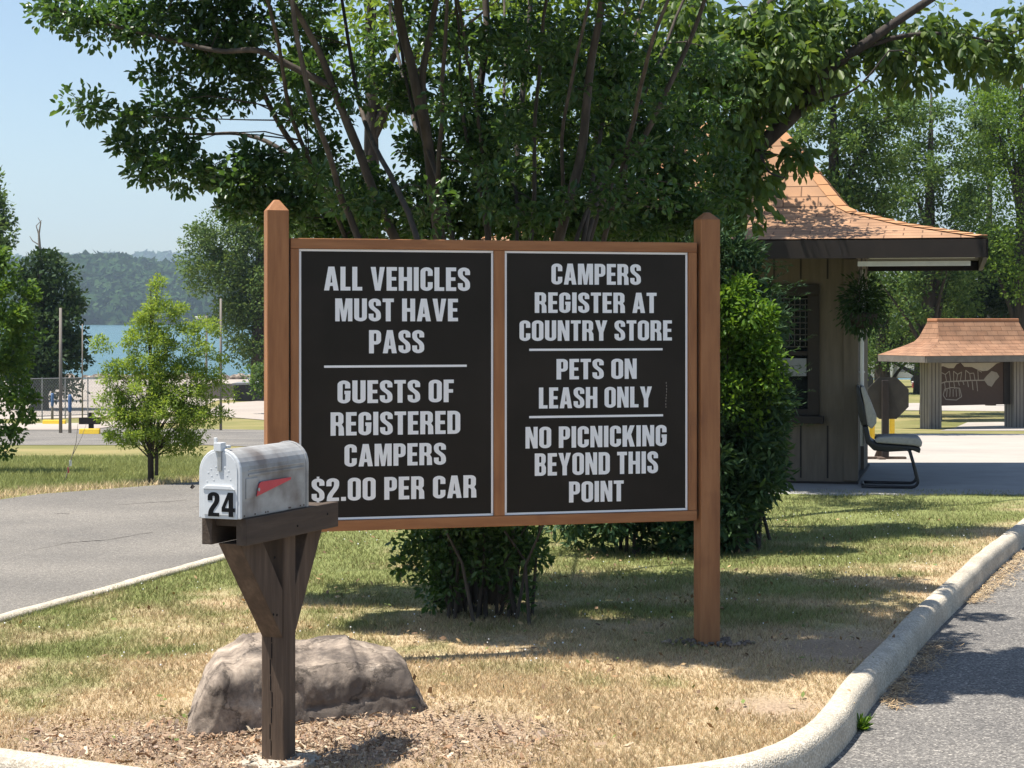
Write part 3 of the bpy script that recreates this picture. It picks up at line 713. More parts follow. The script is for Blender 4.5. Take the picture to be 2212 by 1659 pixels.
GL = {
 'A': (.58, [[(0, 0), (.2, 0), (.232, .19), (.348, .19), (.38, 0), (.58, 0), (.41, 1), (.17, 1)], [(.252, .33), (.328, .33), (.29, .68)]]),
 'B': (.52, [[(0, 0), (.3, 0)] + arc(.3, .16, .21, .16, -90, 0, 6) + [(.51, .38), (.44, .51), (.5, .63)] + arc(.3, .84, .2, .16, 0, 90, 6) + [(0, 1)], rr(.2, .14, .31, .43, .05), rr(.2, .58, .3, .86, .05)]),
 'C': (.5, stroke([(.4, .86)] + arc(.25, 1.1, .15, .15, 0, 180) + arc(.25, .25, .15, .15, 180, 360) + [(.4, .50)])),
 'D': (.52, [[(0, 0), (.28, 0)] + arc(.28, .2, .24, .2, -90, 0, 8) + arc(.28, .8, .24, .2, 0, 90, 8) + [(0, 1)], rr(.2, .15, .32, .85, .05)]),
 'E': (.42, [[(0, 0), (.42, 0), (.42, .155), (.2, .155), (.2, .43), (.39, .43), (.39, .58), (.2, .58), (.2, .845), (.42, .845), (.42, 1), (0, 1)]]),
 'F': (.41, [[(0, 0), (.2, 0), (.2, .42), (.38, .42), (.38, .575), (.2, .575), (.2, .845), (.41, .845), (.41, 1), (0, 1)]]),
 'G': (.51, stroke([(.4, .88)] + arc(.25, 1.1, .15, .15, 0, 180) + arc(.25, .25, .15, .15, 180, 352) + [(.41, .64), (.27, .64)])),
 'H': (.54, [[(0, 0), (.2, 0), (.2, .42), (.34, .42), (.34, 0), (.54, 0), (.54, 1), (.34, 1), (.34, .58), (.2, .58), (.2, 1), (0, 1)]]),
 'I': (.2, [[(0, 0), (.2, 0), (.2, 1), (0, 1)]]),
 'K': (.56, [[(0, 0), (.2, 0), (.2, .29), (.25, .39), (.34, 0), (.56, 0), (.39, .57), (.55, 1), (.34, 1), (.2, .62), (.2, 1), (0, 1)]]),
 'L': (.4, [[(0, 0), (.4, 0), (.4, .155), (.2, .155), (.2, 1), (0, 1)]]),
 'M': (.7, [[(0, 0), (.18, 0), (.18, .62), (.275, 0), (.425, 0), (.52, .62), (.52, 0), (.7, 0), (.7, 1), (.43, 1), (.35, .45), (.27, 1), (0, 1)]]),
 'N': (.54, [[(0, 0), (.18, 0), (.18, .55), (.34, 0), (.54, 0), (.54, 1), (.36, 1), (.36, .48), (.2, 1), (0, 1)]]),
 'O': (.53, [rr(0, 0, .53, 1, .25), rr(.2, .15, .33, .85, .06)]),
 'P': (.5, [[(0, 0), (.2, 0), (.2, .38), (.29, .38)] + arc(.29, .57, .21, .19, -90, 0, 6) + arc(.29, .82, .21, .18, 0, 90, 6) + [(0, 1)], rr(.2, .52, .3, .86, .05)]),
 'R': (.53, [[(0, 0), (.2, 0), (.2, .43), (.27, .43), (.315, .36), (.315, 0), (.53, 0), (.515, .34), (.44, .475), (.505, .57)] + arc(.305, .83, .2, .17, 0, 90, 6) + [(0, 1)], rr(.2, .57, .305, .86, .05)]),
 'S': (.5, stroke(S_PATH)),
 'T': (.46, [[(.13, 0), (.33, 0), (.33, .845), (.46, .845), (.46, 1), (0, 1), (0, .845), (.13, .845)]]),
 'U': (.52, stroke([(.1, 1.35)] + arc(.26, .25, .16, .15, 180, 360) + [(.42, 1.35)])),
 'V': (.57, [[(0, 1), (.2, 1), (.285, .28), (.37, 1), (.57, 1), (.395, 0), (.175, 0)]]),
 'Y': (.57, [[(.185, 0), (.385, 0), (.385, .4), (.57, 1), (.36, 1), (.285, .63), (.21, 1), (0, 1), (.185, .4)]]),
 '$': (.5, stroke(S_PATH) + [[(.2, 1.003), (.3, 1.003), (.3, 1.08), (.2, 1.08)], [(.2, -.003), (.3, -.003), (.3, -.08), (.2, -.08)]]),
 '2': (.5, stroke([(.1, .88)] + arc(.25, 1.1, .15, .15, 180, 0) + bez((.4, 1.0), (.4, .62), (.12, .52), (.12, .1)) + [(.49, .1)])),
 '0': (.51, [rr(0, 0, .51, 1, .24), rr(.19, .15, .32, .85, .06)]),
 '4': (.56, [[(.3, 0), (.49, 0), (.49, .2), (.56, .2), (.56, .36), (.49, .36), (.49, 1), (.27, 1), (0, .37), (0, .2), (.3, .2)], [(.14, .36), (.3, .36), (.3, .74)]]),
 '.': (.19, [[(0, 0), (.19, 0), (.19, .17), (0, .17)]]),
}
def text_mesh(name, text, x0, x1, z0, z1, y, mat, parent, gap=0.075, space=0.27, depth=0.0008, skewz=0.0, axis='xz'):
    """letters cut from sheet vinyl, filling x0..x1 by z0..z1"""
    pen, items = 0.0, []
    for ch in text:
        if ch == ' ': pen += space; continue
        w, polys = GL[ch]; items.append((pen, polys)); pen += w + gap
    pen -= gap
    kx, kz = (x1 - x0) / pen, z1 - z0
    cu = bpy.data.curves.new(name, 'CURVE'); cu.dimensions = '2D'; cu.fill_mode = 'BOTH'; cu.extrude = depth
    for px, polys in items:
        for poly in polys:
            s_ = cu.splines.new('POLY'); s_.points.add(len(poly) - 1); s_.use_cyclic_u = True
            for q, (a_, b_) in zip(s_.points, poly):
                xx = x0 + (px + a_) * kx
                q.co = (xx, z0 + b_ * kz + skewz * (xx - x0), 0, 1)
    tmp = bpy.data.objects.new('tmp', cu); COL.objects.link(tmp)
    dg = bpy.context.evaluated_depsgraph_get(); dg.update()
    me = bpy.data.meshes.new_from_object(tmp.evaluated_get(dg))
    bpy.data.objects.remove(tmp); bpy.data.curves.remove(cu)
    me.name = name; me.materials.clear()
    n = len(me.vertices); co = np.empty(n * 3, np.float32); me.vertices.foreach_get('co', co); co = co.reshape(-1, 3)
    co = np.stack([co[:, 0], y - co[:, 2], co[:, 1]], 1) if axis == 'xz' else np.stack([y + co[:, 2] * 0 - co[:, 2], -co[:, 0], co[:, 1]], 1)
    me.vertices.foreach_set('co', co.ravel()); me.update()
    return link_mesh(name, me, mat, parent)

# ------------------------------------------------------------------ the big information sign
SA = math.atan2(9.06 - 8.52, 0.908 + 1.0325)
SO = Vector((-1.0325, 8.52, 0)); st = Vector((math.cos(SA), math.sin(SA), 0)); sn = Vector((math.sin(SA), -math.cos(SA), 0))
SL = math.hypot(0.908 + 1.0325, 0.54)
sign = empty('information_sign', SO, SA, 'large brown framed park sign with two black panels of white rules', 'sign')
def sp(u, v, yo):
    """where the ray of a picture point meets the sign's plane at local y = yo -> local (x, z)"""
    d = Vector(((u - CU) / F, 1, -(v - HV) / F)); o = Vector((0, 0, EYE)); pc = SO - sn * yo
    t = (pc - o).dot(sn) / d.dot(sn); h = o + d * t
    return (h - SO).dot(st), h.z
PW = 0.048
def post(x, ztop, zsh, zb, lab):
    b = MB()
    b.box(x - PW, -PW, zb, x + PW, PW, zsh)
    o = len(b.v)
    q = 0.012
    b.add([(x - PW, -PW, zsh), (x + PW, -PW, zsh), (x + PW, PW, zsh), (x - PW, PW, zsh), (x - q, -q, ztop), (x + q, -q, ztop), (x + q, q, ztop), (x - q, q, ztop)],
          [(0, 1, 5, 4), (1, 2, 6, 5), (2, 3, 7, 6), (3, 0, 4, 7), (4, 5, 6, 7)])
    del b.f[1]
    p = b.build('post', M['cedar'], sign, bevel=0.004)
    return p
zl = sp(598, 432, 0)[1]; zls = sp(598, 454, -PW)[1]
zr = sp(1522, 459, 0)[1]; zrs = sp(1522, 474, -PW)[1]
post(0.0, zl, zls, -0.15, 'left'); post(SL, zr, zrs, -0.15, 'right')
yF = -0.036       # front of the frame timbers
xL, _ = sp(628, 800, yF); xR, _ = sp(1506, 800, yF); xR = min(xR, SL - PW - 0.001); xL = max(xL, PW + 0.004)
zT = (sp(640, 513, yF)[1] + sp(1495, 525, yF)[1]) / 2; zT0 = (sp(640, 535, yF)[1] + sp(1495, 546, yF)[1]) / 2
zB = (sp(750, 1145, yF)[1] + sp(1495, 1127, yF)[1]) / 2; zB1 = (sp(750, 1122, yF)[1] + sp(1495, 1105, yF)[1]) / 2
b = MB(); b.box(xL, yF, zT0, xR, 0.03, zT); b.build('rail', M['cedar_rail'], sign, bevel=0.003)
b = MB(); b.box(xL, yF, zB, xR, 0.03, zB1); b.build('rail', M['cedar_rail'], sign, bevel=0.003)
xa = sp(646, 800, yF)[0]; xm0 = sp(1068, 800, yF)[0]; xm1 = sp(1091, 800, yF)[0]; xz = sp(1488, 800, yF)[0]
for x0, x1 in ((xL, xa), (xm0, xm1), (xz, xR)):
    b = MB(); b.box(x0, yF + 0.002, zB1 + 0.0005, x1, 0.03, zT0 - 0.0005); b.build('stile', M['cedar'], sign, bevel=0.003)
yP = -0.020       # panel front
def panel(px0, px1, lines, rules):
    b = MB(); b.box(px0 + .001, yP, zB1 + .001, px1 - .001, 0.0, zT0 - .001)
    p = b.build('panel', M['sign_black'], sign)
    w = 0.0095; y0 = yP - 0.003
    f = MB()
    f.box(px0 + .002, y0, zB1 + .002, px1 - .002, yP - .0005, zB1 + .002 + w); f.box(px0 + .002, y0, zT0 - .002 - w, px1 - .002, yP - .0005, zT0 - .002)
    f.box(px0 + .002, y0, zB1 + .003 + w, px0 + .002 + w, yP - .0005, zT0 - .003 - w); f.box(px1 - .002 - w, y0, zB1 + .003 + w, px1 - .002, yP - .0005, zT0 - .003 - w)
    f.build('border', M['sign_white'], p)
    for t_, u0, u1, v0, v1 in lines:
        vm = (v0 + v1) / 2; um = (u0 + u1) / 2
        text_mesh('lettering', t_, sp(u0, vm, yP)[0], sp(u1, vm, yP)[0], sp(um, v1, yP)[1], sp(um, v0, yP)[1], yP - 0.0015, M['sign_white'], p)
    for u0, u1, v in rules:
        xm = (u0 + u1) / 2; z = sp(xm, v, yP)[1]
        r = MB(); r.box(sp(u0, v, yP)[0], yP - .0022, z - .005, sp(u1, v, yP)[0], yP - .0005, z + .005); r.build('divider_line', M['sign_white'], p)
    return p
panel(xa, xm0, [('ALL VEHICLES', 700, 1015, 577, 628), ('MUST HAVE', 724, 989, 645, 694), ('PASS', 797, 916, 713, 763), ('GUESTS OF', 729, 980, 821, 870),
                ('REGISTERED', 714, 994, 889, 939), ('CAMPERS', 744, 963, 958, 1006), ('$2.00 PER CAR', 673, 1029, 1030, 1079)], [(700, 1008, 791)])
rp = panel(xm1, xz, [('CAMPERS', 1191, 1384, 570, 615), ('REGISTER AT', 1155, 1418, 632, 676), ('COUNTRY STORE', 1122, 1451, 692, 736), ('PETS ON', 1202, 1375, 775, 819),
                ('LEASH ONLY', 1164, 1408, 836, 881), ('NO PICNICKING', 1135, 1440, 920, 966), ('BEYOND THIS', 1155, 1421, 977, 1025), ('POINT', 1229, 1347, 1039, 1084)],
           [(1143, 1431, 755), (1143, 1432, 899)])
# pale scratch on the right panel
b = MB()
zz0 = sp(1439, 825, yP)[1]; zz1 = sp(1441, 884, yP)[1]; x0 = sp(1439, 850, yP)[0]
for i in range(9):
    za = zz0 + (zz1 - zz0) * i / 9; zb_ = za + (zz1 - zz0) / 9 * random.uniform(0.5, 0.9)
    xx = x0 + 0.002 * math.sin(i * 0.7); b.box(xx - .0012, yP - .0012, zb_, xx + .0012, yP - .0005, za)
b.build('scratch', M['board_line'], rp)

# ------------------------------------------------------------------ mailbox
MX, MY = -0.797, 6.64
MZ = float(H(MX, MY))
mail = empty('mailbox', (MX, MY, 0), R(68), 'weathered white mailbox numbered 24 with red flag on brown wooden post', 'mailbox')
b = MB(); b.box(-.043, -.043, MZ - .12, .043, .043, .835); b.build('post', M['post_brown'], mail, bevel=0.004)
crack = MB()
for i in range(9):
    z = 0.02 + i * 0.055; crack.box(-.0445, .004 + .004 * math.sin(i * 1.7), z, -.0428, .0065 + .004 * math.sin(i * 1.7), z + .05)
crack.build('crack', M['ink'], mail)
def bx_(y0, y1, a=-.365, e=.285):
    b = MB(); b.box(a, y0, .768, e, y1, .856); return b.build('support_board', M['beam_brown'], mail, bevel=0.003)
bx_(-.083, -.045); bx_(.045, .083)
b = MB(); b.box(-.34, -.0445, .828, .27, .0445, .852); b.build('platform', M['beam_brown'], mail)
fn = lambda a_, z, d: (a_, d, z)
b = MB(); b.prism([(-.335, .77), (-.185, .77), (-.0435, .585), (-.0435, .42)], fn, -.040, .040); b.build('brace', M['post_brown'], mail, bevel=0.003)
b = MB(); b.prism([(.0435, .42), (.0435, .585), (.14, .77), (.25, .77)], fn, -.040, .040); b.build('brace', M['post_brown'], mail, bevel=0.003)
for (a_, z) in ((-.02, .80), (.2, .82), (-.1, .70), (-.11, .51), (-.085, .505)):
    b = MB(); yy = -.083 if z > .77 else -.040
    b.tube([(a_, yy + .001, z), (a_, yy - .002, z)], .004, 8); b.build('nail', M['ink'], mail)
# box: arched section, y across, z up
def arch(w, h, n=14):
    rr_ = w
    return [(-w, 0), (w, 0), (w, h - w * 0.98)] + [(w * math.cos(R(180 * i / n)), h - w * 0.98 + w * 0.98 * math.sin(R(180 * i / n))) for i in range(1, n)] + [(-w, h - w * 0.98)]
BW, BH = 0.0725, 0.222
z0 = 0.8565
fb = lambda y, z, d: (d, y, z0 + z)
b = MB(); b.prism(arch(BW, BH), fb, -.378, .070); box_o = b.build('box', M['box_paint'], mail, bevel=0.004)
rim = MB(); rim.prism(arch(BW + .0035, BH + .0035), fb, .060, .076); rim.build('rear_rim', M['box_paint'], box_o, bevel=0.002)
# raised swage on the camera side and mounting plate of the flag
sw = MB(); sw.box(-.335, -.0760, z0 + .135, .045, -.0728, z0 + .142); sw.box(-.335, -.0750, z0 + .152, .045, -.0728, z0 + .155); sw.build('swage', M['box_paint'], box_o, bevel=0.001)
for xx in (-.36, -.29, -.22, -.205, -.06, -.05, .02, .045):
    rv = MB(); rv.box(xx - .003, -.0738, z0 + .006, xx + .003, -.0726, z0 + .011); rv.build('rust_spot', M['post_brown'], box_o)
door = MB(); door.prism(arch(BW + .005, BH + .005), fb, -.392, -.379); door_o = door.build('door', M['door_paint'], mail, bevel=0.004)
b = MB(); b.prism(arch(BW - .006, BH - .004), fb, -.3945, -.3922); b.build('door_skin', M['door_paint'], door_o, bevel=0.0015)
b = MB(); b.box(-.3985, -.056, z0 + .012, -.3948, .056, z0 + .095); b.prism([(-.060, .095), (.060, .095), (.045, .108), (-.045, .108)], fb, -.402, -.3948); b.build('raised_panel', M['door_paint'], door_o, bevel=0.0025)
em = MB()   # small embossed dots round the top of the door
for yy, zz in ((-.02, .165), (-.005, .172), (.012, .168), (.03, .16), (-.035, .155), (-.03, .14), (.028, .138), (.04, .148), (.008, .145), (-.012, .142), (.02, .125), (-.042, .128), (.045, .12)):
    em.box(-.3953, yy - .0028, z0 + zz - .0018, -.3943, yy + .0028, z0 + zz + .0018)
em.build('embossing', M['door_paint'], door_o, bevel=0.0008)
lt = MB(); lt.box(-.404, -.012, z0 + .218, -.372, .016, z0 + .246); lt.box(-.400, .006, z0 + .246, -.394, .018, z0 + .262); lt.box(-.372, -.018, z0 + .226, -.35, .004, z0 + .236); lt.build('latch', M['door_paint'], mail, bevel=0.002)
st_ = MB(); st_.box(-.400, -.010, z0 + .155, -.3955, .004, z0 + .219); st_.build('strap', M['metal'], door_o, bevel=0.001)
num = text_mesh('number', '24', -.040, .060, z0 + .008, z0 + .086, -.399, M['ink'], door_o, gap=0.10, axis='yz')
fl = MB()
pl = MB(); pl.box(-.352, -.0755, z0 + .062, -.272, -.0728, z0 + .128); pl.build('flag_mount', M['box_paint'], mail, bevel=0.001)
ff = lambda a_, z, d: (a_, d, z)
fl.prism([(-.292, z0 + .066), (-.276, z0 + .106), (-.262, z0 + .112), (-.058, z0 + .112), (-.060, z0 + .104)], ff, -.0805, -.0775)
flag_o = fl.build('flag', M['flag_red'], mail, bevel=0.001)
b = MB(); b.tube([(-.280, -.0800, z0 + .088), (-.280, -.0830, z0 + .088)], .006, 10); b.build('pivot', M['metal'], flag_o)
ft = MB()
pts = [(r_ * math.cos(w_), r_ * .72 * math.sin(w_)) for w_, r_ in [(2 * math.pi * i / 22, .165 + .075 * mnoise.noise(Vector((i * .55, 3, 0)))) for i in range(22)]]
ft.prism(pts, lambda a_, b2, d: (a_ + .01, b2 - .01, d), MZ - .08, MZ + .004); ft.build('footing', M['concrete'], mail, bevel=0.006)

# ------------------------------------------------------------------ boulder
def boulder():
    tab = [(-.475, -.16, -.06, .04, .04), (-.45, -.24, .02, .10, .10), (-.40, -.27, .14, .185, .19), (-.345, -.265, .22, .235, .24), (-.30, -.25, .27, .225, .25), (-.24, -.22, .30, .255, .285), (-.17, -.20, .31, .265, .29),
           (-.10, -.18, .31, .225, .262), (0, -.17, .31, .215, .258), (.10, -.165, .32, .222, .268), (.185, -.16, .32, .222, .272), (.20, -.16, .31, .208, .252), (.30, -.16, .29, .205, .240), (.375, -.165, .24, .195, .22), (.405, -.16, .19, .172, .185), (.43, -.155, .13, .10, .12), (.47, -.14, .05, .05, .05), (.49, -.10, 0.0, .01, .01)]
    T_ = np.array(tab); xs_ = np.linspace(T_[0, 0], T_[-1, 0], 150); NR = 110
    def ring(x):
        yf, yb, zf, zb = [np.interp(x, T_[:, 0], T_[:, k]) for k in (1, 2, 3, 4)]
        P0 = [(yf + .03, -.12), (yf - .005, .0), (yf + .005, zf * .45), (yf + .018, zf * .80), (yf + .045, zf * .97), (yf + .11, zf), ((yf + yb) / 2, (zf + zb) / 2 + .006), (yb - .06, zb), (yb - .005, zb * .8), (yb + .02, zb * .3), (yb, -.12)]
        for _ in range(2):
            Q = []
            for a_, c_ in zip(P0, P0[1:] + P0[:1]): Q += [(a_[0] * .87 + c_[0] * .13, a_[1] * .87 + c_[1] * .13), (a_[0] * .13 + c_[0] * .87, a_[1] * .13 + c_[1] * .87)]
            P0 = Q
        A = np.array(P0 + P0[:1]); L_ = np.concatenate([[0], np.cumsum(np.hypot(*np.diff(A, axis=0).T))]); tt = np.linspace(0, L_[-1], NR, endpoint=False)
        return np.stack([np.interp(tt, L_, A[:, 0]), np.interp(tt, L_, A[:, 1])], 1)
    vs = []
    for x in xs_:
        rg = ring(x); cy_, cz_ = rg.mean(0)
        for y, z in rg:
            p = Vector((x, y, z)); n_ = Vector((x * .25, y - cy_, (z - cz_) * 1.3)).normalized()
            d = .007 * mnoise.fractal(p * 6, .8, 2.0, 6) + .012 * (mnoise.noise(p * 2.2 + Vector((4, 2, 8)))) + .007 * (mnoise.ridged_multi_fractal(p * 7, .9, 2.0, 5, 1.0, 2.0) - 1) + .003 * mnoise.fractal(p * 40, 1, 2, 3)
            g2 = z - .085 - .03 * mnoise.noise(p * 4 + Vector((9, 0, 0))) - .12 * (x - .25)
            if y < cy_ and x > -.02: d -= .011 * math.exp(-(g2 / .007) ** 2)
            g3 = x + .13 + .05 * mnoise.noise(p * 6) + .35 * y
            if z > .12: d -= .014 * math.exp(-(g3 / .010) ** 2)
            vs.append(p + n_ * d)
    fs = [(i * NR + k, i * NR + (k + 1) % NR, (i + 1) * NR + (k + 1) % NR, (i + 1) * NR + k) for i in range(len(xs_) - 1) for k in range(NR)]
    b = MB(); b.add(vs, fs); b.f += [tuple(range(NR)), tuple(range((len(xs_) - 1) * NR, len(xs_) * NR))[::-1]]
    o = b.build('boulder', M['rock'], smooth=True); o.location = (-0.775, 7.33, 0.0); o.rotation_euler = (0, 0, R(11)); o.scale = (.93, 1, 1)
    return tag(o, 'long grey brown boulder on bark chips behind the mailbox post', 'boulder')
boulder()

# ------------------------------------------------------------------ foliage
def rand_dirs(n):
    v = rng.normal(0, 1, (n, 3)); return v / np.linalg.norm(v, axis=1, keepdims=True)
def leaf_mesh(name, C, axis, nrm, ln, ratio, mat, parent, oval=True, fold=0.15):
    axis = axis / np.maximum(np.linalg.norm(axis, axis=1, keepdims=True), 1e-6)
    side = np.cross(axis, nrm); side /= np.maximum(np.linalg.norm(side, axis=1, keepdims=True), 1e-6)
    up = np.cross(side, axis)
    ln = ln[:, None]; w = ln * ratio / 2
    n = len(C)
    if oval:
        V = np.empty((n, 6, 3), np.float32)
        V[:, 0] = C; V[:, 3] = C + axis * ln - up * ln * .12
        f = up * w * fold * 2
        V[:, 1] = C + axis * ln * .30 + side * w * .9 + f; V[:, 2] = C + axis * ln * .68 + side * w * .85 + f * .8
        V[:, 5] = C + axis * ln * .30 - side * w * .9 + f; V[:, 4] = C + axis * ln * .68 - side * w * .85 + f * .8
        b0 = np.arange(n)[:, None] * 6
        Fq = np.concatenate([b0 + np.array([[0, 1, 2, 3]]), b0 + np.array([[0, 3, 4, 5]])], 0)
        return big_mesh(name, V.reshape(-1, 3), Fq, mat, parent)
    V = np.empty((n, 4, 3), np.float32)
    V[:, 0] = C; V[:, 1] = C + axis * ln * .45 + side * w; V[:, 2] = C + axis * ln; V[:, 3] = C + axis * ln * .45 - side * w
    return big_mesh(name, V.reshape(-1, 3), np.arange(4 * n).reshape(n, 4), mat, parent)

def clusters(lobes, Y, dY, per_m2, holes=(), vclip=None):
    """cluster centres inside picture-placed lobes (u, v, ru, rv[, weight[, Y offset]]), each lobe a solid ellipsoid"""
    out = []
    for lb in lobes:
        u, v, ru, rv = lb[:4]; wt = lb[4] if len(lb) > 4 else 1.0; yo = lb[5] if len(lb) > 5 else 0.0
        area = math.pi * ru * rv * (Y / F) ** 2
        n = max(2, int(area * per_m2 * wt + 0.5))
        rd = min(dY, (ru + rv) / 2 * Y / F * 1.3)
        d = rand_dirs(n); r_ = rng.random(n) ** (1 / 2.4)
        pu = u + d[:, 0] * r_ * ru; pv = v + d[:, 2] * r_ * rv; py = Y + yo + d[:, 1] * r_ * rd
        ok = np.ones(n, bool)
        for hu, hv, hru, hrv in holes: ok &= ((pu - hu) / hru) ** 2 + ((pv - hv) / hrv) ** 2 > 1
        out.append(np.stack([(pu - CU) / F * py, py, EYE - (pv - HV) / F * py], 1)[ok])
    return np.concatenate(out)
def crown(name, Cc, cr, per, ln, ratio, mat, parent, oval=True, droop=0.0, upn=0.8, flat=0.7, sizevar=0.35):
    n = len(Cc) * per
    base = np.repeat(Cc, per, 0)
    d = rand_dirs(n); r_ = rng.random(n) ** 0.5
    scale = np.repeat(rng.uniform(0.6, 1.35, len(Cc)), per)[:, None]
    off = d * r_[:, None] * cr * scale; off[:, 2] *= flat
    ax = d * 0.8 + rand_dirs(n) * 0.7; ax[:, 2] -= droop
    nr = rand_dirs(n) * 0.75; nr[:, 2] += upn
    return leaf_mesh(name, base + off, ax, nr, ln * rng.uniform(1 - sizevar, 1 + sizevar, n), ratio, mat, parent, oval)

def twigs(b, stems, Cc, r0, every=1, seed=0):
    """thin curved twigs from the nearest point of the stems to cluster centres"""
    pts = np.array([p for s_ in stems for p in s_])
    for c in Cc[::every]:
        dd = np.linalg.norm((pts - c) * np.array([1, 1, 0.8]), axis=1) + np.where(pts[:, 2] > c[2] + .1, 0.6, 0)
        p = Vector(pts[int(np.argmin(dd))]); c = Vector(c)
        m = (p + c) / 2 + Vector((rng.normal(0, .04), rng.normal(0, .04), rng.normal(.03, .05))) * (c - p).length * 2
        b.tube([p, p.lerp(m, .6), m.lerp(c, .35), c], [r0, r0 * .8, r0 * .6, r0 * .25], 4, caps=False)
def dens(poly, n=6):
    """resample picture-placed stem polyline [(u,v,Y)] to smooth world points"""
    w = [P(*p) for p in poly]; out = []
    for i in range(len(w) - 1):
        p0 = w[max(i - 1, 0)]; p1 = w[i]; p2 = w[i + 1]; p3 = w[min(i + 2, len(w) - 1)]
        for k in range(n):
            t = k / n
            out.append(0.5 * ((2 * p1) + (p2 - p0) * t + (2 * p0 - 5 * p1 + 4 * p2 - p3) * t * t + (3 * p1 - p0 - 3 * p2 + p3) * t ** 3))
    out.append(w[-1]); return out

# ---- multi-stemmed tree right behind the sign
myrtle = empty('flowering_tree', (-0.13, 10.3, 0), 0, 'spreading many stemmed tree with small dark leaves rising behind the sign', 'tree')
myrtle.location = (0, 0, 0)
stems_def = [
    ([(1000, 1320, 10.2), (960, 1000, 10.3), (880, 600, 10.2), (835, 480, 10.1), (775, 330, 10.0), (720, 190, 9.9), (665, 70, 9.8), (610, -40, 9.7)], .045, .016),
    ([(1010, 1320, 10.3), (985, 900, 10.5), (950, 520, 10.5), (925, 330, 10.5), (900, 180, 10.4), (868, 60, 10.4), (850, -150, 10.3)], .050, .026),
    ([(925, 330, 10.5), (915, 180, 10.45), (930, 60, 10.4), (965, -120, 10.4)], .030, .016),
    ([(1040, 1320, 10.4), (1060, 900, 10.8), (1030, 500, 11.0), (1035, 250, 11.2), (1050, 60, 11.3), (1045, -200, 11.4)], .042, .022),
    ([(1060, 1320, 10.3), (1130, 900, 10.2), (1210, 500, 9.9), (1255, 330, 9.8), (1275, 170, 9.7), (1300, 0, 9.6), (1310, -180, 9.5)], .042, .018),
    ([(1090, 1320, 10.5), (1180, 900, 10.6), (1275, 500, 10.5), (1345, 370, 10.5), (1420, 240, 10.4), (1490, 90, 10.4), (1540, -60, 10.3)], .030, .013),
    ([(990, 1320, 10.0), (900, 900, 9.7), (770, 500, 9.6), (735, 420, 9.5), (700, 300, 9.3), (650, 130, 9.1), (625, -60, 9.0)], .028, .012),
    ([(985, 1330, 10.4), (930, 900, 10.8), (800, 520, 11.1), (690, 400, 11.3), (600, 320, 11.4), (520, 290, 11.5), (440, 290, 11.5), (330, 290, 11.4)], .035, .007),
    ([(720, 190, 9.9), (640, 150, 9.9), (560, 110, 9.9), (470, 110, 10.0), (360, 85, 10.1), (240, 55, 10.2), (120, 20, 10.2)], .020, .006),
    ([(1000, 1320, 10.6), (1040, 900, 11.3), (1110, 520, 11.6), (1120, 300, 11.8), (1140, 100, 11.9), (1150, -150, 12.0)], .034, .018),
    ([(690, 400, 11.3), (600, 260, 11.0), (560, 180, 10.9), (500, 40, 10.8), (470, -100, 10.7)], .018, .008),
]
for i in range(15):
    f_ = (i + .5) / 15 + rng.normal(0, .02)
    u0 = 985 + 110 * f_; u1 = 790 + 560 * f_ + rng.normal(0, 30); u2 = 560 + 1030 * f_ + rng.normal(0, 50); y1 = 10.5 + rng.normal(0, .45); y2 = 10.6 + rng.normal(0, .9)
    stems_def.append(([(u0, 1322, 10.3), (u0 * .5 + u1 * .5, 900, (10.3 + y1) / 2), (u1, 510, y1), (u1 * .5 + u2 * .5 + rng.normal(0, 14), 260, (y1 + y2) / 2), (u2, rng.uniform(-60, 60), y2), (u2 * 1.25 - 265 + rng.normal(0, 30), -180, y2)], rng.uniform(.013, .021), .006))
tb = MB(); st_pts = []
for poly, ra, rb in stems_def:
    ra, rb = (ra * .78, rb * .78) if ra > .022 else (ra, rb)
    w_ = dens(poly)
    w_ = [p + Vector((mnoise.noise(p * 3), mnoise.noise(p * 3 + Vector((5, 0, 0))), 0)) * .015 for p in w_]
    tb.tube(w_, [ra + (rb - ra) * i / (len(w_) - 1) for i in range(len(w_))], 8)
    st_pts.append([tuple(p) for p in w_ if p.z > 1.8])
lobes_L = [(120, 15, 60, 28, 1.3), (210, 40, 80, 40, 1.2), (310, 30, 90, 50, 1.2), (350, 150, 40, 30, .8), (410, 70, 90, 70, 1.1),
    (215, 235, 42, 28, 1.2), (290, 275, 60, 36, 1.3), (270, 318, 38, 16, .9), (380, 240, 70, 40, 1.0), (360, 335, 70, 38, 1.5), (330, 370, 40, 22, 1.2), (420, 385, 60, 36, 1.4),
    (470, 190, 90, 60, .9), (490, 130, 100, 90, 1.0), (540, 380, 110, 55, 1.5), (500, 430, 70, 28, 1.2), (590, 440, 80, 40, 1.5), (600, 470, 50, 35, 1.2), (560, 40, 120, 80, 1.0), (640, 210, 90, 100, .8)]
lobes_C = [(680, 90, 120, 110, .8), (720, 420, 120, 90, 1.2), (680, 360, 90, 60, .9), (800, 180, 120, 120, .8), (860, 430, 140, 75, .9), (930, 130, 160, 140, .7), (960, 400, 170, 100, .9), (980, 290, 150, 70, .7),
    (1120, 130, 170, 150, .8), (1130, 320, 180, 120, 1.1), (1140, 430, 190, 75, 1.2), (1290, 150, 150, 150, .9), (1330, 320, 160, 120, 1.2), (1330, 430, 170, 75, 1.3), (1440, 180, 140, 150, 1.0), (1480, 350, 110, 110, 1.3), (1500, 450, 80, 50, 1.3)]
lobes_B = [(680, 490, 70, 40), (780, 490, 80, 36), (900, 490, 90, 36), (1020, 490, 90, 36), (1140, 490, 90, 36), (1260, 485, 90, 40), (1380, 480, 80, 44), (1470, 480, 60, 44)]
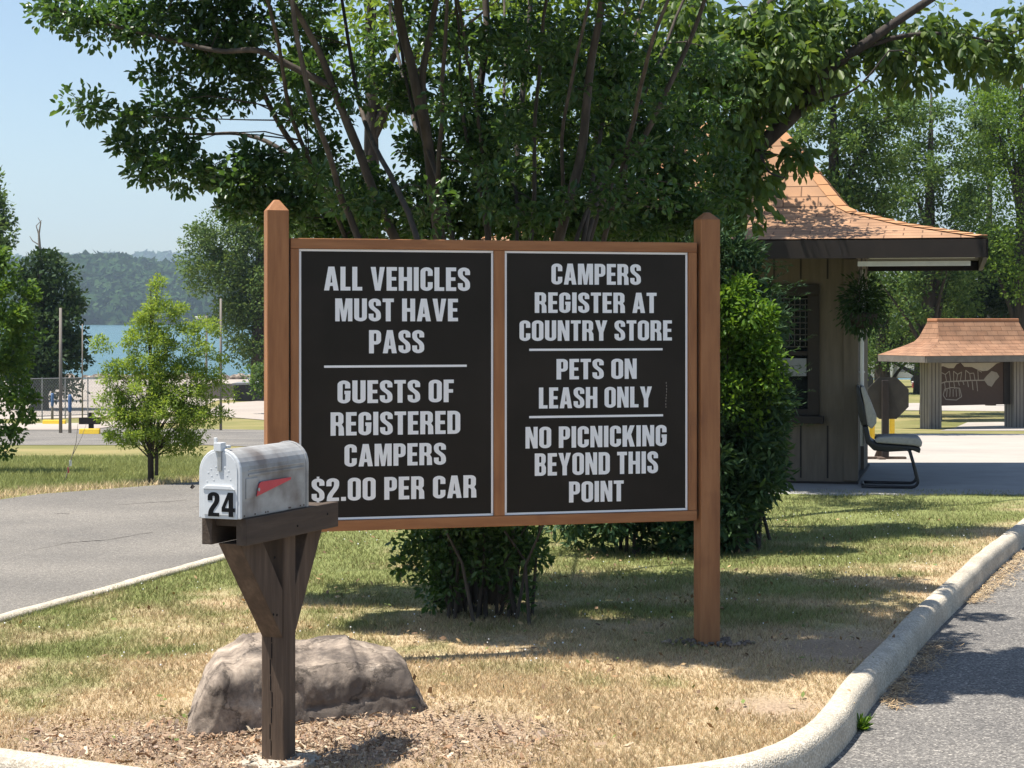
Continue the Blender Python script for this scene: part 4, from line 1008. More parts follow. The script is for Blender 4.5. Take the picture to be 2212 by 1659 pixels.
lobes_F = [(330, -260, 200, 110, .9, 1.0), (520, -330, 230, 140, 1, .7), (800, -370, 260, 160, 1, .3), (1080, -400, 280, 170, 1, 0), (1350, -430, 280, 170, 1, 0), (1620, -420, 200, 150, .9, .2), (950, -300, 260, 120, 1, .9), (1250, -300, 260, 120, 1, .9)]
lobes_T = [(420, -110, 200, 90, .7), (700, -160, 260, 130, .7), (1000, -260, 320, 200, .7), (1300, -200, 280, 170, .7), (900, -420, 350, 150, .6)]
holes = [(650, 300, 42, 38), (800, 265, 34, 50), (815, 335, 42, 24), (963, 292, 22, 26), (475, 312, 40, 30), (548, 246, 30, 22), (440, 160, 60, 24), (300, 200, 90, 22), (620, 20, 26, 22)]
cl = np.concatenate([clusters(lobes_L, 10.3, 1.0, 74, holes), clusters(lobes_C, 10.95, 1.5, 42, holes), clusters(lobes_B, 10.9, 1.0, 105), clusters([(730, 400, 110, 80), (880, 420, 130, 70), (1050, 400, 150, 90), (1220, 400, 150, 90), (1370, 400, 130, 90), (850, 230, 120, 90, .6), (1100, 240, 170, 100, .7), (1330, 230, 150, 110, .7), (1000, 90, 200, 90, .5), (1300, 80, 200, 90, .5)], 9.75, .35, 22, holes)])
# keep clear of the sign itself
sd = (cl - np.array(SO)) @ np.array(sn)
cl = cl[~((np.abs(sd) < .25) & (cl[:, 2] < 2.05))]
ct = np.concatenate([clusters(lobes_T, 10.4, 2.0, 60), clusters(lobes_F, 8.55, .8, 80)])
twigs(tb, st_pts, cl, .0045, every=3)
twigs(tb, st_pts, ct, .006, every=8)
tb.build('trunk', M['bark'], myrtle, smooth=True)
crown('crown', cl, .125, 135, .037, .55, M['leaf_near'], myrtle, sizevar=.5)
crown('crown', ct, .15, 170, .062, .62, M['leaf_near'], myrtle, sizevar=.4)

# ---- large-leaved tree whose bough hangs over the booth roof
bough = empty('broadleaf_tree', (0, 0, 0), 0, 'tree with a dark rising bough and drooping leaves over the booth roof', 'tree')
bd = [([(1400, 1180, 14.2), (1420, 800, 14.2), (1480, 500, 14.0), (1570, 395, 13.9), (1640, 318, 13.8), (1730, 232, 13.7), (1790, 150, 13.6), (1850, 108, 13.5), (1950, 38, 13.4), (2070, -40, 13.3)], .085, .024),
      ([(1850, 108, 13.5), (1950, 78, 13.5), (2060, 74, 13.6), (2160, 95, 13.7)], .022, .006),
      ([(1420, 900, 14.2), (1440, 500, 14.6), (1480, 200, 15.0), (1520, -100, 15.4), (1540, -400, 15.6)], .08, .035),
      ([(1480, 200, 15.0), (1600, 60, 15.3), (1750, -60, 15.8), (1900, -160, 16.2)], .04, .014),
      ([(1730, 232, 13.7), (1780, 215, 13.5), (1850, 190, 13.4), (1920, 110, 13.3)], .014, .005),
      ([(1640, 318, 13.8), (1660, 370, 13.5), (1700, 385, 13.3)], .012, .004)]
tb = MB(); sp2 = []
for poly, ra, rb in bd:
    w_ = dens(poly); tb.tube(w_, [ra + (rb - ra) * i / (len(w_) - 1) for i in range(len(w_))], 9); sp2.append([tuple(p) for p in w_ if p.z > 2.2])
lob = [(1590, 330, 75, 60, 1.0), (1600, 430, 60, 38, 1.0), (1655, 395, 45, 26, 1.1), (1560, 400, 60, 60, 1.0), (1570, 230, 90, 90, 1.0), (1650, 200, 100, 90, 1.0), (1720, 345, 36, 30, 1.2), (1740, 130, 110, 80, 1.0), (1690, 60, 100, 80, 1.0),
       (1840, 60, 100, 50, 1.0), (1845, 160, 40, 40, 1.1), (1900, 100, 50, 40, 1.0), (1960, 80, 70, 36, 1.0), (2040, 75, 80, 36, 1.1), (2125, 90, 70, 36, 1.1), (1945, 150, 26, 34, 1.0), (1985, 165, 32, 30, .8), (2075, 130, 36, 40, 1.0), (2195, 110, 40, 46, 1.0), (2215, 40, 60, 40, .8),
       (1510, 120, 110, 140, 1.0), (1540, 480, 40, 40, .8)]
lob += [(1480, 120, 90, 60, 1.7, 3.3), (1570, 130, 90, 60, 1.7, 3.3), (1655, 150, 70, 46, 1.7, 3.2), (1715, 135, 60, 40, 1.1, 3.0), (1560, 115, 110, 60, 1.3, 3.9), (1660, 110, 70, 50, .9, 3.6)]
lobT = [(1430, -150, 190, 130, .8, 1.4), (1400, -60, 150, 110, 1, 2.4)]
cl = np.concatenate([clusters(lob, 13.7, 1.0, 42, [(1850, 240, 40, 40)]), clusters(lobT, 14.2, 2.0, 22)])
twigs(tb, sp2, cl, .006, every=4)
tb.build('trunk', M['bark_dark'], bough, smooth=True)
crown('crown', cl, .18, 70, .08, .5, M['leaf_bough'], bough, droop=0.9, upn=0.3, flat=0.9)

def tree(name, label, u, v, Y, top, lobes, dY, mat, bark, ln, per_m2, cr, per, tr=.15, group=None, oval=False, ratio=.6, limbs=8, off=BASE, gap=(), extra=None, droop=0.0, cat='tree', ht=None):
    base = Gy(u, Y, off)
    root = empty(name, (0, 0, 0), 0, label, cat, group)
    b = MB(); topP = P(u if ht is None else ht, top, Y)
    mid = base.lerp(topP, .5) + Vector((rng.normal(0, .02), 0, 0)) * (topP - base).length * .3
    stem = [base - Vector((0, 0, .2)), base.lerp(mid, .5), mid, mid.lerp(topP, .5), topP]
    b.tube(stem, [tr * 1.25, tr, tr * .75, tr * .45, tr * .12], 8)
    C = clusters(lobes, Y, dY, per_m2 * 3.0, gap); per = int(per * 1.7); ln = ln * .68; cr = cr * .85
    pick = C[rng.permutation(len(C))[:limbs]]
    for c in pick:
        c = Vector(c)
        zt = min(max((c.z - base.z) / max(topP.z - base.z, .1) - .25, .12), .9)
        s0 = base.lerp(topP, zt); m = s0.lerp(c, .5) + Vector((0, 0, .06 * (c - s0).length))
        b.tube([s0, m, c], [tr * .35, tr * .2, tr * .05], 5, caps=False)
    b.build('trunk', bark, root, smooth=True)
    if extra: extra(root)
    crown('crown', C, cr, per, ln, ratio, mat, root, oval=oval, droop=droop)
    return root

# ---- trees just behind, seen through the near crown
tree('broadleaf_tree', 'sunny green tree seen through the dark leaves above the left sign panel', 800, 1000, 22, -100, [(760, 60, 170, 120, .8), (900, 180, 130, 120, .9), (1000, 20, 160, 120, .9), (860, -120, 240, 120, .6), (1020, 330, 90, 130, .8), (720, 430, 130, 60, .8), (640, 170, 60, 60, .5)], 2.2,
     M['leaf_back'], M['bark_dark'], .13, 2.6, .42, 34, .14, oval=True)
tree('broadleaf_tree', 'sunny green tree seen through the dark leaves above the right sign panel', 1290, 1000, 24, -150, [(1150, 80, 170, 150, 1), (1330, 60, 200, 150, 1), (1280, 250, 200, 130, 1), (1450, 260, 130, 170, 1), (1130, 330, 130, 120, .9), (1230, -120, 260, 130, .7), (1330, 440, 180, 60, .9), (1100, 470, 120, 40, .8)], 2.4,
     M['leaf_back'], M['bark_dark'], .14, 2.6, .45, 36, .16, oval=True)

# ---- big wood on the right behind the booth
tree('broadleaf_tree', 'tall dark green tree rising directly behind the booth roof', 1800, 830, 44, 150, [(1770, 250, 110, 110, 1), (1830, 350, 110, 110, 1), (1900, 300, 90, 100, .9), (1800, 460, 130, 90, 1), (1760, 150, 90, 80, .8), (1900, 480, 90, 70, .8), (1920, 210, 70, 60, .7), (1690, 480, 90, 100, 1), (1650, 380, 70, 70, .8), (1860, 400, 90, 80, 1), (1780, 540, 90, 50, 1), (1860, 560, 80, 50, 1), (1950, 250, 50, 60, .9)], 3.2,
     M['leaf_mid'], M['bark_dark'], .16, 2.3, .46, 64, .26)
tree('broadleaf_tree', 'tall tree with paler leaf clumps between the booth roof and the bright tree', 2012, 845, 57, 200, [(1990, 270, 80, 70, .9), (2040, 350, 90, 90, 1), (1970, 400, 80, 70, .9), (2050, 480, 90, 80, .9), (1960, 500, 70, 60, .8), (2010, 560, 90, 60, .9), (1940, 330, 50, 50, .7), (2080, 270, 50, 60, .9), (2110, 440, 50, 60, 1), (2000, 640, 90, 60, 1), (2080, 620, 60, 60, 1), (1950, 600, 70, 50, 1)], 3.0,
     M['leaf_mid'], M['bark_dark'], .16, 2.2, .48, 64, .26)
tree('broadleaf_tree', 'bright green tree above the map shelter at the edge of the frame', 2206, 840, 60, 150, [(2150, 240, 80, 70, 1), (2200, 330, 100, 110, 1.1), (2120, 400, 60, 80, 1), (2190, 480, 90, 90, 1), (2130, 560, 70, 60, .8), (2200, 600, 80, 60, .8), (2240, 220, 90, 80, 1)], 2.6,
     M['leaf_bright'], M['bark_dark'], .16, 2.2, .65, 70, .3)
tree('broadleaf_tree', 'shady tree with low branches hanging between the booth and the map shelter', 1907, 866, 60, 560, [(1900, 640, 70, 60, 1.2), (1970, 640, 80, 60, 1.2), (2020, 680, 60, 50, 1), (1900, 720, 70, 60, 1.3), (1970, 730, 70, 50, 1.2), (1930, 780, 70, 26, 1), (2050, 620, 40, 40, .9), (1990, 790, 40, 16, .8)], 1.6,
     M['leaf_mid'], M['bark_dark'], .12, 2.4, .5, 80, .25)
tree('broadleaf_tree', 'dark tree mass behind the map shelter roof', 2010, 830, 62, 480, [(2070, 580, 70, 60, 1), (2130, 620, 80, 60, 1), (2200, 640, 80, 60, 1), (2090, 660, 80, 34, 1), (2240, 560, 70, 60, 1), (2160, 540, 60, 50, .8)], 3.5,
     M['leaf_dark'], M['bark_dark'], .26, 2.4, .7, 60, .3)
tree('pine_tree', 'thin sparse pine silhouetted against the sky at the right', 2140, 820, 70, 100, [(2110, 150, 34, 16, 1.2), (2150, 110, 40, 14, 1.2), (2120, 200, 30, 16, 1.2), (2160, 180, 26, 16, 1), (2090, 120, 24, 10, 1), (2140, 70, 24, 16, 1), (2100, 240, 30, 14, 1)], 1.4,
     M['leaf_dark'], M['bark_dark'], .26, 3.2, .42, 60, .16, limbs=14, ratio=.2)
tree('broadleaf_tree', 'distant green tree low behind the octagonal sign', 1990, 810, 85, 620, [(1950, 720, 60, 50, 1), (2030, 720, 70, 50, 1), (2100, 745, 90, 40, 1), (1890, 730, 60, 50, 1), (2180, 760, 90, 30, 1)], 3.5,
     M['leaf_mid'], M['bark_dark'], .3, 1.8, .8, 60, .3)

# ---- left side trees
def dead_top(root):
    b = MB(); Y = 66
    def q(*pp): return [P(u, v, Y) for u, v in pp]
    b.tube(q((88, 600), (86, 540), (84, 505), (88, 480), (82, 470)), [.08, .055, .035, .022, .01], 6)
    b.tube(q((84, 508), (78, 488), (90, 476)), [.025, .018, .01], 5); b.tube(q((86, 530), (70, 520), (64, 510)), [.025, .018, .008], 5)
    b.build('dead_branch', M['snag'], root)
tree('broadleaf_tree', 'dark rounded tree with a bare dead branch on top beside the lake', 86, 895, 66, 560, [(95, 610, 66, 54, 1.1), (60, 680, 60, 66, 1), (125, 690, 60, 66, 1.2), (80, 760, 90, 66, 1.2), (145, 760, 46, 46, 1.1), (100, 830, 62, 42, 1.2), (50, 810, 60, 50, 1), (105, 562, 36, 26, .9), (168, 785, 22, 16, .9), (140, 640, 36, 40, 1)], 2.6,
     M['leaf_dark'], M['bark_dark'], .24, 2.6, .55, 50, .26, extra=dead_top)
tree('broadleaf_tree', 'bright green leafy tree at the left edge across the grey road', -60, 1010, 23, 480, [(20, 620, 50, 46, 1), (50, 680, 46, 50, 1.1), (0, 720, 70, 60, 1), (20, 800, 60, 60, 1.1), (40, 880, 50, 60, 1.2), (20, 950, 46, 36, 1.1), (-60, 700, 90, 120, .8), (-70, 860, 90, 120, .8), (-40, 570, 60, 40, .9), (70, 640, 16, 12, .9), (10, 560, 30, 20, .8)], 1.0,
     M['leaf_edge'], M['bark'], .085, 10, .16, 50, .07, oval=True)
tree('broadleaf_tree', 'tall far tree cut off by the left edge of the frame', -60, 860, 75, 300, [(-30, 440, 50, 40, 1), (-10, 500, 44, 40, 1), (-60, 480, 70, 90, .8), (5, 470, 24, 24, 1), (-20, 560, 60, 40, .8), (-40, 380, 36, 30, .8)], 2.6,
     M['leaf_mid'], M['bark_dark'], .26, 2.2, .6, 50, .3)
yt = tree('young_tree', 'young yellow green tree standing alone by the grey road', 326, 1027, 20.2, 610, [(332, 625, 20, 26, .9), (322, 665, 32, 26, .9), (300, 705, 40, 26, .9), (372, 680, 34, 24, .8), (350, 735, 60, 34, .9), (285, 745, 30, 20, .7), (400, 715, 34, 24, .7), (445, 700, 26, 20, .6), (478, 720, 20, 14, .5), (425, 755, 44, 26, .8), (470, 775, 26, 18, .6),
      (330, 790, 60, 34, 1), (270, 790, 40, 18, .9), (232, 760, 22, 14, .6), (218, 735, 12, 8, .5), (250, 815, 34, 18, .8), (390, 800, 50, 30, .9), (450, 820, 36, 22, .8), (330, 840, 80, 34, 1.1), (420, 850, 50, 28, .9), (255, 860, 36, 22, .8), (228, 880, 22, 14, .6), (486, 850, 16, 10, .6),
      (330, 890, 90, 34, 1.2), (260, 905, 50, 24, 1), (235, 935, 26, 14, .8), (410, 900, 60, 30, 1.1), (465, 895, 30, 18, .8), (330, 935, 80, 24, 1.2), (400, 945, 44, 20, 1), (425, 970, 22, 10, .8), (275, 950, 40, 14, 1), (360, 965, 40, 12, .9)], .65,
     M['leaf_young'], M['bark_dark'], .056, 56, .105, 62, .028, limbs=40, ratio=.34)
b = MB(); b.tube([P(338, 1027, 20.2), P(340, 930, 20.2), P(350, 840, 20.2)], [.02, .018, .012], 6); b.build('side_stem', M['bark_dark'], yt)
tree('broadleaf_tree', 'olive green tree by the lake directly left of the sign', 560, 870, 84, 440, [(440, 520, 46, 46, 1), (500, 490, 60, 40, 1), (560, 520, 70, 60, 1), (440, 590, 40, 50, 1), (510, 590, 70, 60, 1.1), (570, 640, 70, 70, 1.1), (500, 680, 50, 50, 1.1), (540, 740, 60, 50, 1.1), (640, 560, 90, 120, .8), (660, 700, 90, 80, .8), (600, 470, 60, 30, .8)], 3.4,
     M['leaf_olive'], M['bark_dark'], .2, 2.6, .65, 64, .34)
tree('broadleaf_tree', 'low leafy tree half hidden behind the sign post by the dark container', 590, 872, 62, 790, [(575, 815, 36, 26, 1), (615, 825, 36, 34, 1), (590, 790, 30, 16, .8), (562, 842, 12, 8, .6)], 1.0,
     M['leaf_mid'], M['bark_dark'], .18, 4, .4, 46, .08)

# ---- bushes round the booth
def bush(name, label, u, v, Y, lobes, dY, mat, ln, ratio, per_m2, cr, per, oval, cat='bush', spikes=0, zmin=0.02, upn=.6):
    root = empty(name, (0, 0, 0), 0, label, cat)
    C = clusters(lobes, Y, dY, per_m2 * 2.2); C = C[C[:, 2] > zmin]; per = int(per * 1.8)
    b = MB(); base = Gy(u, Y, 0)
    for i in range(5):
        c = Vector(C[rng.integers(len(C))]); s0 = base + Vector((rng.normal(0, .08), rng.normal(0, .08), -.05))
        b.tube([s0, s0.lerp(c, .5) + Vector((0, .12, .08)), c], [.014, .009, .004], 6)
    b.build('trunk', M['bark_dark'], root)
    crown('crown', C, cr, per, ln, ratio, mat, root, oval=oval, upn=upn, flat=.9)
    return root, C
jun, C = bush('juniper_bush', 'tall dark juniper bush with spiky sprigs between the sign and the booth', 1600, 1200, 13.3,
    [(1590, 620, 60, 50, 1), (1640, 700, 60, 90, 1), (1600, 800, 90, 90, 1.2), (1650, 850, 52, 70, 1.1), (1610, 950, 62, 80, 1.2), (1585, 1050, 56, 60, 1.2), (1575, 1110, 50, 44, 1.2), (1490, 1000, 100, 150, .8), (1480, 750, 100, 200, .7), (1560, 540, 60, 50, 1), (1470, 530, 80, 70, 1), (1620, 560, 40, 40, .8)], .8,
    M['leaf_juniper'], .06, .3, 40, .12, 70, False)
# long sprigs thrown out to the right, lit by the sun
n = 0; CS = []; AX = []
for i in range(46):
    u = rng.uniform(1640, 1700); v = rng.uniform(560, 930); L_ = rng.uniform(30, 70)
    p0 = P(u, v, 13.2 + rng.normal(0, .3)); dr = Vector((1, rng.normal(0, .3), rng.uniform(-.25, .45))).normalized()
    for k in range(22):
        t = k / 22; q = p0 + dr * (L_ / F * 13.3 * 1.1) * t
        CS.append(q); a_ = dr + Vector(rng.normal(0, .55, 3)); AX.append(a_)
CS = np.array(CS); AX = np.array(AX)
nr = rand_dirs(len(CS)); nr[:, 2] += .6
leaf_mesh('sprig', CS, AX, nr, rng.uniform(.02, .04, len(CS)), .22, M['leaf_juniper'], jun, False)
bush('juniper_bush', 'dark dense bush reaching the grass just right of the sign post', 1590, 1200, 12.7, [(1600, 860, 70, 60, 1), (1655, 850, 40, 46, 1), (1680, 900, 32, 40, .8), (1662, 960, 40, 46, .9), (1600, 960, 72, 60, 1), (1640, 1030, 48, 50, 1), (1590, 1040, 58, 60, 1.2), (1578, 1105, 52, 46, 1.2), (1540, 950, 50, 140, .7), (1640, 930, 40, 40, .8)], .5,
    M['leaf_juniper'], .06, .32, 60, .10, 60, False)
bush('broadleaf_bush', 'bright yellow green bush right beside the sign post', 1590, 1200, 12.6, [(1570, 640, 50, 36, 1.2), (1610, 690, 55, 45, 1.2), (1650, 740, 50, 44, 1.1), (1660, 690, 30, 26, 1), (1580, 740, 60, 50, 1), (1600, 620, 34, 24, 1), (1665, 790, 24, 26, .9), (1530, 700, 50, 60, .8), (1600, 800, 60, 46, 1), (1650, 830, 36, 40, .9), (1590, 860, 50, 46, .9), (1620, 900, 40, 40, .6)], .5,
     M['leaf_shrub'], .036, .6, 60, .09, 46, True, upn=.9)
bush('juniper_bush', 'dark spreading bush in deep shade below the right sign panel', 1340, 1215, 12.6, [(1250, 1110, 70, 70, 1), (1350, 1100, 100, 90, 1.1), (1450, 1110, 90, 80, 1.1), (1540, 1120, 60, 80, 1), (1350, 950, 150, 110, .8), (1300, 500, 80, 30, 1.2), (1390, 490, 80, 40, 1.2), (1340, 560, 130, 60, .8), (1350, 740, 120, 150, .5), (1480, 480, 60, 36, 1.2)], .7,
     M['leaf_juniper'], .06, .34, 40, .12, 70, False)
suck, C = bush('shrub', 'leafy clump of shoots round the tree base below the left sign panel', 1020, 1330, 9.9, [(960, 1180, 60, 60, 1.2), (1040, 1190, 80, 70, 1.2), (1110, 1180, 70, 60, 1.1), (900, 1170, 36, 34, .9), (960, 1260, 36, 60, 1), (930, 1240, 24, 60, .9), (1130, 1240, 26, 60, .8), (1040, 1090, 120, 60, .9), (890, 1215, 26, 12, .7)], .45,
     M['leaf_near'], .036, .5, 70, .085, 44, True, cat='bush')
b = MB()
for i in range(16):
    u = rng.uniform(925, 1150); x0_ = P(u, 1325 + rng.uniform(-8, 5), 9.9 + rng.normal(0, .12)); x0_.z = float(H(x0_.x, x0_.y)) - .02
    b.tube([x0_, x0_ + Vector((rng.normal(0, .05), rng.normal(0, .04), .3)), x0_ + Vector((rng.normal(0, .10), rng.normal(0, .06), .62))], [.011, .008, .004], 6)
b.build('shoot', M['bark'], suck)

# ------------------------------------------------------------------ booth
BC = Vector((2.27, 19.08, 0)); BA = R(-13)
booth = empty('entrance_booth', BC, BA, 'small brown entrance booth with flared tan shingle roof', 'booth')
hw = 1.15
b = MB()
# wall shell with an opening for the front window: local front is y = -hw
wx0, wx1 = -0.10, 0.80; wz0, wz1 = 0.62, 1.80
win_l, win_r = wx0, wx1
t_ = .10
b.box(-hw, -hw, 0.02, win_l, -hw + t_, 2.12); b.box(win_r, -hw, 0.02, hw, -hw + t_, 2.12)
b.box(win_l, -hw, 0.02, win_r, -hw + t_, wz0); b.box(win_l, -hw, wz1, win_r, -hw + t_, 2.12)
b.box(-hw, -hw + t_, 0.02, -hw + t_, hw, 2.12); b.box(-hw + t_, hw - t_, 0.02, hw, hw, 2.12)
b.box(hw - t_, -hw + t_, 0.02, hw, -hw + .45, 2.12); b.box(hw - t_, .35, 0.02, hw, hw - t_, 2.12); b.box(hw - t_, -hw + .45, 1.98, hw, .35, 2.12)
b.box(-hw + t_, -hw + t_, 2.06, hw - t_, hw - t_, 2.12)
wall = b.build('wall', M['wall_siding'], booth)
g = MB()      # board grooves (dark battens in the joints)
for i in range(9):
    x = -1.05 + i * .243
    zs = [(0.05, 2.1)] if not (win_l - .1 < x < win_r + .1) else [(0.05, wz0 - .09), (wz1 + .07, 2.1)]
    for z_a, z_b in zs: g.box(x - .008, -hw - .003, z_a, x + .008, -hw + .001, z_b)
g.build('siding_groove', M['dark_trim'], wall)
# corner board and base strip
b = MB(); b.box(hw - .11, -hw - .022, 0.03, hw + .02, -hw - .001, 2.05); b.build('corner_board', M['wall_siding'], booth, bevel=.004)
b = MB(); b.box(-hw - .02, -hw - .02, 0.0, hw + .02, hw + .02, .02); b.build('sill_plate', M['dark_trim'], booth)
# door on the right side
b = MB(); b.box(hw - .07, -hw + .46, .03, hw - .03, .34, 1.97); dr = b.build('door', M['dark_trim'], booth)
b = MB(); b.tube([(hw - .03, -.42, 1.0), (hw + .03, -.42, 1.0), (hw + .03, -.33, 1.0)], .012, 8); b.build('handle', M['metal'], dr)
# window
b = MB(); fw = .085
b.box(win_l - .02, -hw - .03, wz1 - fw, win_r + .02, -hw + .06, wz1 + .02); b.box(win_l - .02, -hw - .03, wz0, win_l + fw, -hw + .06, wz1 - fw); b.box(win_r - fw, -hw - .03, wz0, win_r + .02, -hw + .06, wz1 - fw)
b.box(win_l + fw, -hw - .015, wz0, win_r - fw, -hw + .05, wz0 + .06); b.box(win_l + fw, -hw - .01, 1.17, win_r - fw, -hw + .045, 1.21)
win = b.build('window', M['dark_trim'], booth, bevel=.004)
b = MB(); b.box(win_l + fw, -hw + .05, wz0 + .06, win_r - fw, -hw + .056, wz1 - fw); b.build('pane', M['glass'], win)
b = MB()
for i in range(15):
    x = win_l + fw + .02 + i * .049; b.box(x - .004, -hw + .028, 1.25, x + .004, -hw + .034, wz1 - fw - .03)
for i in range(9):
    z = 1.25 + i * .055; b.box(win_l + fw, -hw + .036, z - .006, win_r - fw, -hw + .041, z + .006)
b.build('grille', M['blind'], win)
b = MB(); b.box(win_l - .06, -hw - .09, wz0 - .07, win_r + .06, -hw - .002, wz0 - .002); b.build('sill', M['dark_trim'], win, bevel=.005)
b = MB(); b.add([(.30, -hw - .02, .98), (win_r - fw - .01, -hw - .02, .98), (win_r - fw - .01, -hw - .02, 1.145), (.38, -hw - .02, 1.145), (.30, -hw + .04, .98), (win_r - fw - .01, -hw + .04, .98), (win_r - fw - .01, -hw + .04, 1.145), (.38, -hw + .04, 1.145)],
                [(0, 1, 2, 3), (7, 6, 5, 4), (0, 4, 5, 1), (1, 5, 6, 2), (2, 6, 7, 3), (3, 7, 4, 0)]); b.build('grey_block', M['grey_box'], win, bevel=.006)  # plain grey block set below the window's middle bar
# roof
def uv_faces(name, faces, mat, parent, smooth=False):
    """faces: list of (verts, uvs)"""
    me = bpy.data.meshes.new(name); vs, fs, uvs = [], [], []
    for f, uv in faces:
        fs.append(tuple(range(len(vs), len(vs) + len(f)))); vs += [tuple(p) for p in f]; uvs += uv
    me.from_pydata(vs, [], fs); lay = me.uv_layers.new(name='UVMap')
    for i, q in enumerate(uvs): lay.data[i].uv = q
    me.update(); return link_mesh(name, me, mat, parent)
def hip_rings(rings, n_sub=8):
    """rings: [(hx, hy, z)] outer to inner -> four slopes with UVs in metres"""
    out = []
    for side in range(4):
        vv = 0.0
        for (ax, ay, az), (bx, by, bz) in zip(rings[:-1], rings[1:]):
            cs = [(-1, -1), (1, -1), (1, 1), (-1, 1)]
            c0, c1 = cs[side], cs[(side + 1) % 4]
            p = [Vector((c0[0] * ax, c0[1] * ay, az)), Vector((c1[0] * ax, c1[1] * ay, az)), Vector((c1[0] * bx, c1[1] * by, bz)), Vector((c0[0] * bx, c0[1] * by, bz))]
            lo = (p[1] - p[0]).length; hi = (p[2] - p[3]).length
            run = (ay - by) if side % 2 == 0 else (ax - bx); sl = math.hypot(run, bz - az)
            out.append((p, [(-lo / 2, vv), (lo / 2, vv), (hi / 2, vv + sl), (-hi / 2, vv + sl)])); vv += sl
    return out
rings = [(2.30, 2.30, 2.19), (1.62, 1.62, 2.335), (1.16, 1.16, 2.47), (1.06, 1.06, 2.53), (.97, .97, 2.63), (.466, .466, 3.27), (.30, .30, 3.42)]
fcs = hip_rings(rings)
roof = uv_faces('roof', fcs, M['shingle'], booth)
b = MB(); b.box(-.31, -.31, 3.40, .31, .31, 3.45); b.build('roof_cap', M['ridge_cap'], roof, bevel=.01)
for sx, sy in ((1, -1), (-1, -1), (1, 1), (-1, 1)):
    cap = MB()
    for (ax, ay, az), (bx, by, bz) in zip(rings[:-1], rings[1:]):
        p0, p1 = Vector((sx * ax, sy * ay, az)), Vector((sx * bx, sy * by, bz)); L_ = (p1 - p0).length; n = max(1, int(L_ / .15))
        d = (p1 - p0).normalized()
        e1 = Vector((sx * -1, 0, 0)); e2 = Vector((0, sy * -1, 0))      # along the two eaves
        for i in range(n):
            q0 = p0 + d * (L_ * i / n); q1 = p0 + d * (L_ * (i + 1.15) / n); w = .10
            u0 = Vector((0, 0, .020)); u1 = Vector((0, 0, .010))
            cap.add([q0 + u0, q0 + e1 * w + u0 * .7, q1 + e1 * w + u1 * .7, q1 + u1, q0 + e2 * w + u0 * .7, q1 + e2 * w + u1 * .7], [(0, 1, 2, 3), (0, 3, 5, 4), (0, 4, 1)])
    cap.build('hip_cap', M['ridge_cap'], roof)
b = MB(); e = 2.285; zt, zb_ = 2.178, 2.022
for s_ in (-1, 1):
    b.box(-e, s_ * e - .02, zb_, e, s_ * e + .02, zt); b.box(s_ * e - .02, -e + .021, zb_, s_ * e + .02, e - .021, zt)
b.build('fascia', M['dark_trim'], booth)
b = MB()
e2 = 2.26
b.box(-e2, -e2, 2.125, e2, e2, 2.14); b.build('soffit', M['dark_trim'], booth)
b = MB(); b.box(1.30, -2.0, 2.03, 2.2, -1.86, 2.12); b.box(1.30, -1.60, 2.05, 2.15, -1.48, 2.12); b.build('light_fixture', M['white_soffit'], booth, bevel=.008)
b = MB(); b.box(1.22, -2.23, 1.955, 2.16, -2.17, 1.996); b.build('eave_strip', M['white_soffit'], booth)
b = MB(); b.tube([(hw + .055, -hw - .01, .35), (hw + .055, -hw - .01, 1.95)], .018, 10); b.build('downpipe', M['white_paint'], booth, smooth=True)
# hanging fern under the eave corner
hp = booth.matrix_basis @ Vector((1.24, -1.75, 0))
fern = empty('hanging_plant', (hp.x, hp.y, 0), 0, 'dark trailing plant hanging in a basket under the booth eave', 'plant')
b = MB(); b.lathe([(.02, 1.42), (.10, 1.44), (.135, 1.55), (.13, 1.56), (.10, 1.50), (0.0, 1.50)], (0, 0, 0), 18); b.build('basket', M['dark_trim'], fern, smooth=True)
b = MB()
for k in range(3): b.tube([(.12 * math.cos(k * 2.1), .12 * math.sin(k * 2.1), 1.55), (0, 0, 2.12)], .003, 5)
b.build('wire', M['dark_trim'], fern)
n = 2600; d = rand_dirs(n); r_ = rng.random(n)[:, None] ** .5
C = d * r_ * np.array([.19, .18, .26]) + np.array([0, 0, 1.62]) + rng.normal(0, .03, (n, 3)); ax = d.copy(); ax[:, 2] -= .5
leaf_mesh('foliage', C, ax, rand_dirs(n) + np.array([0, 0, .6]), rng.uniform(.03, .06, n), .4, M['leaf_dark'], fern, False)

# ------------------------------------------------------------------ chair on the slab
cp = P(1921, 1050, 17.45)
chair = empty('office_chair', (cp.x, 17.45, 0), R(-10), 'grey padded cantilever chair with black sled frame beside the booth', 'chair')
def cushion(pts, y0, y1, name, mat, bev):
    b = MB(); b.prism(pts, lambda a_, z, d: (a_, d, z), y0, y1); return b.build(name, mat, chair, bevel=bev, seg=4, smooth=True)
cushion([(-.115, .405), (.20, .385), (.275, .37), (.285, .42), (.25, .455), (.05, .465), (-.10, .455), (-.135, .43)], -.235, .235, 'seat', M['chair_fabric'], .022)
cushion([(-.24, .55), (-.205, .40), (-.14, .335), (.0, .325), (.20, .34), (.262, .315), (.272, .36), (.20, .38), (-.11, .398), (-.165, .43), (-.19, .55)], -.215, .215, 'seat_shell', M['chair_black'], .012)
cushion([(-.255, .90), (-.225, .905), (-.165, .77), (-.115, .64), (-.115, .58), (-.155, .525), (-.19, .55), (-.215, .72)], -.22, .22, 'backrest', M['chair_fabric'], .02)
cushion([(-.295, .91), (-.262, .90), (-.222, .72), (-.196, .555), (-.245, .553), (-.275, .66)], -.215, .215, 'back_shell', M['chair_black'], .012)
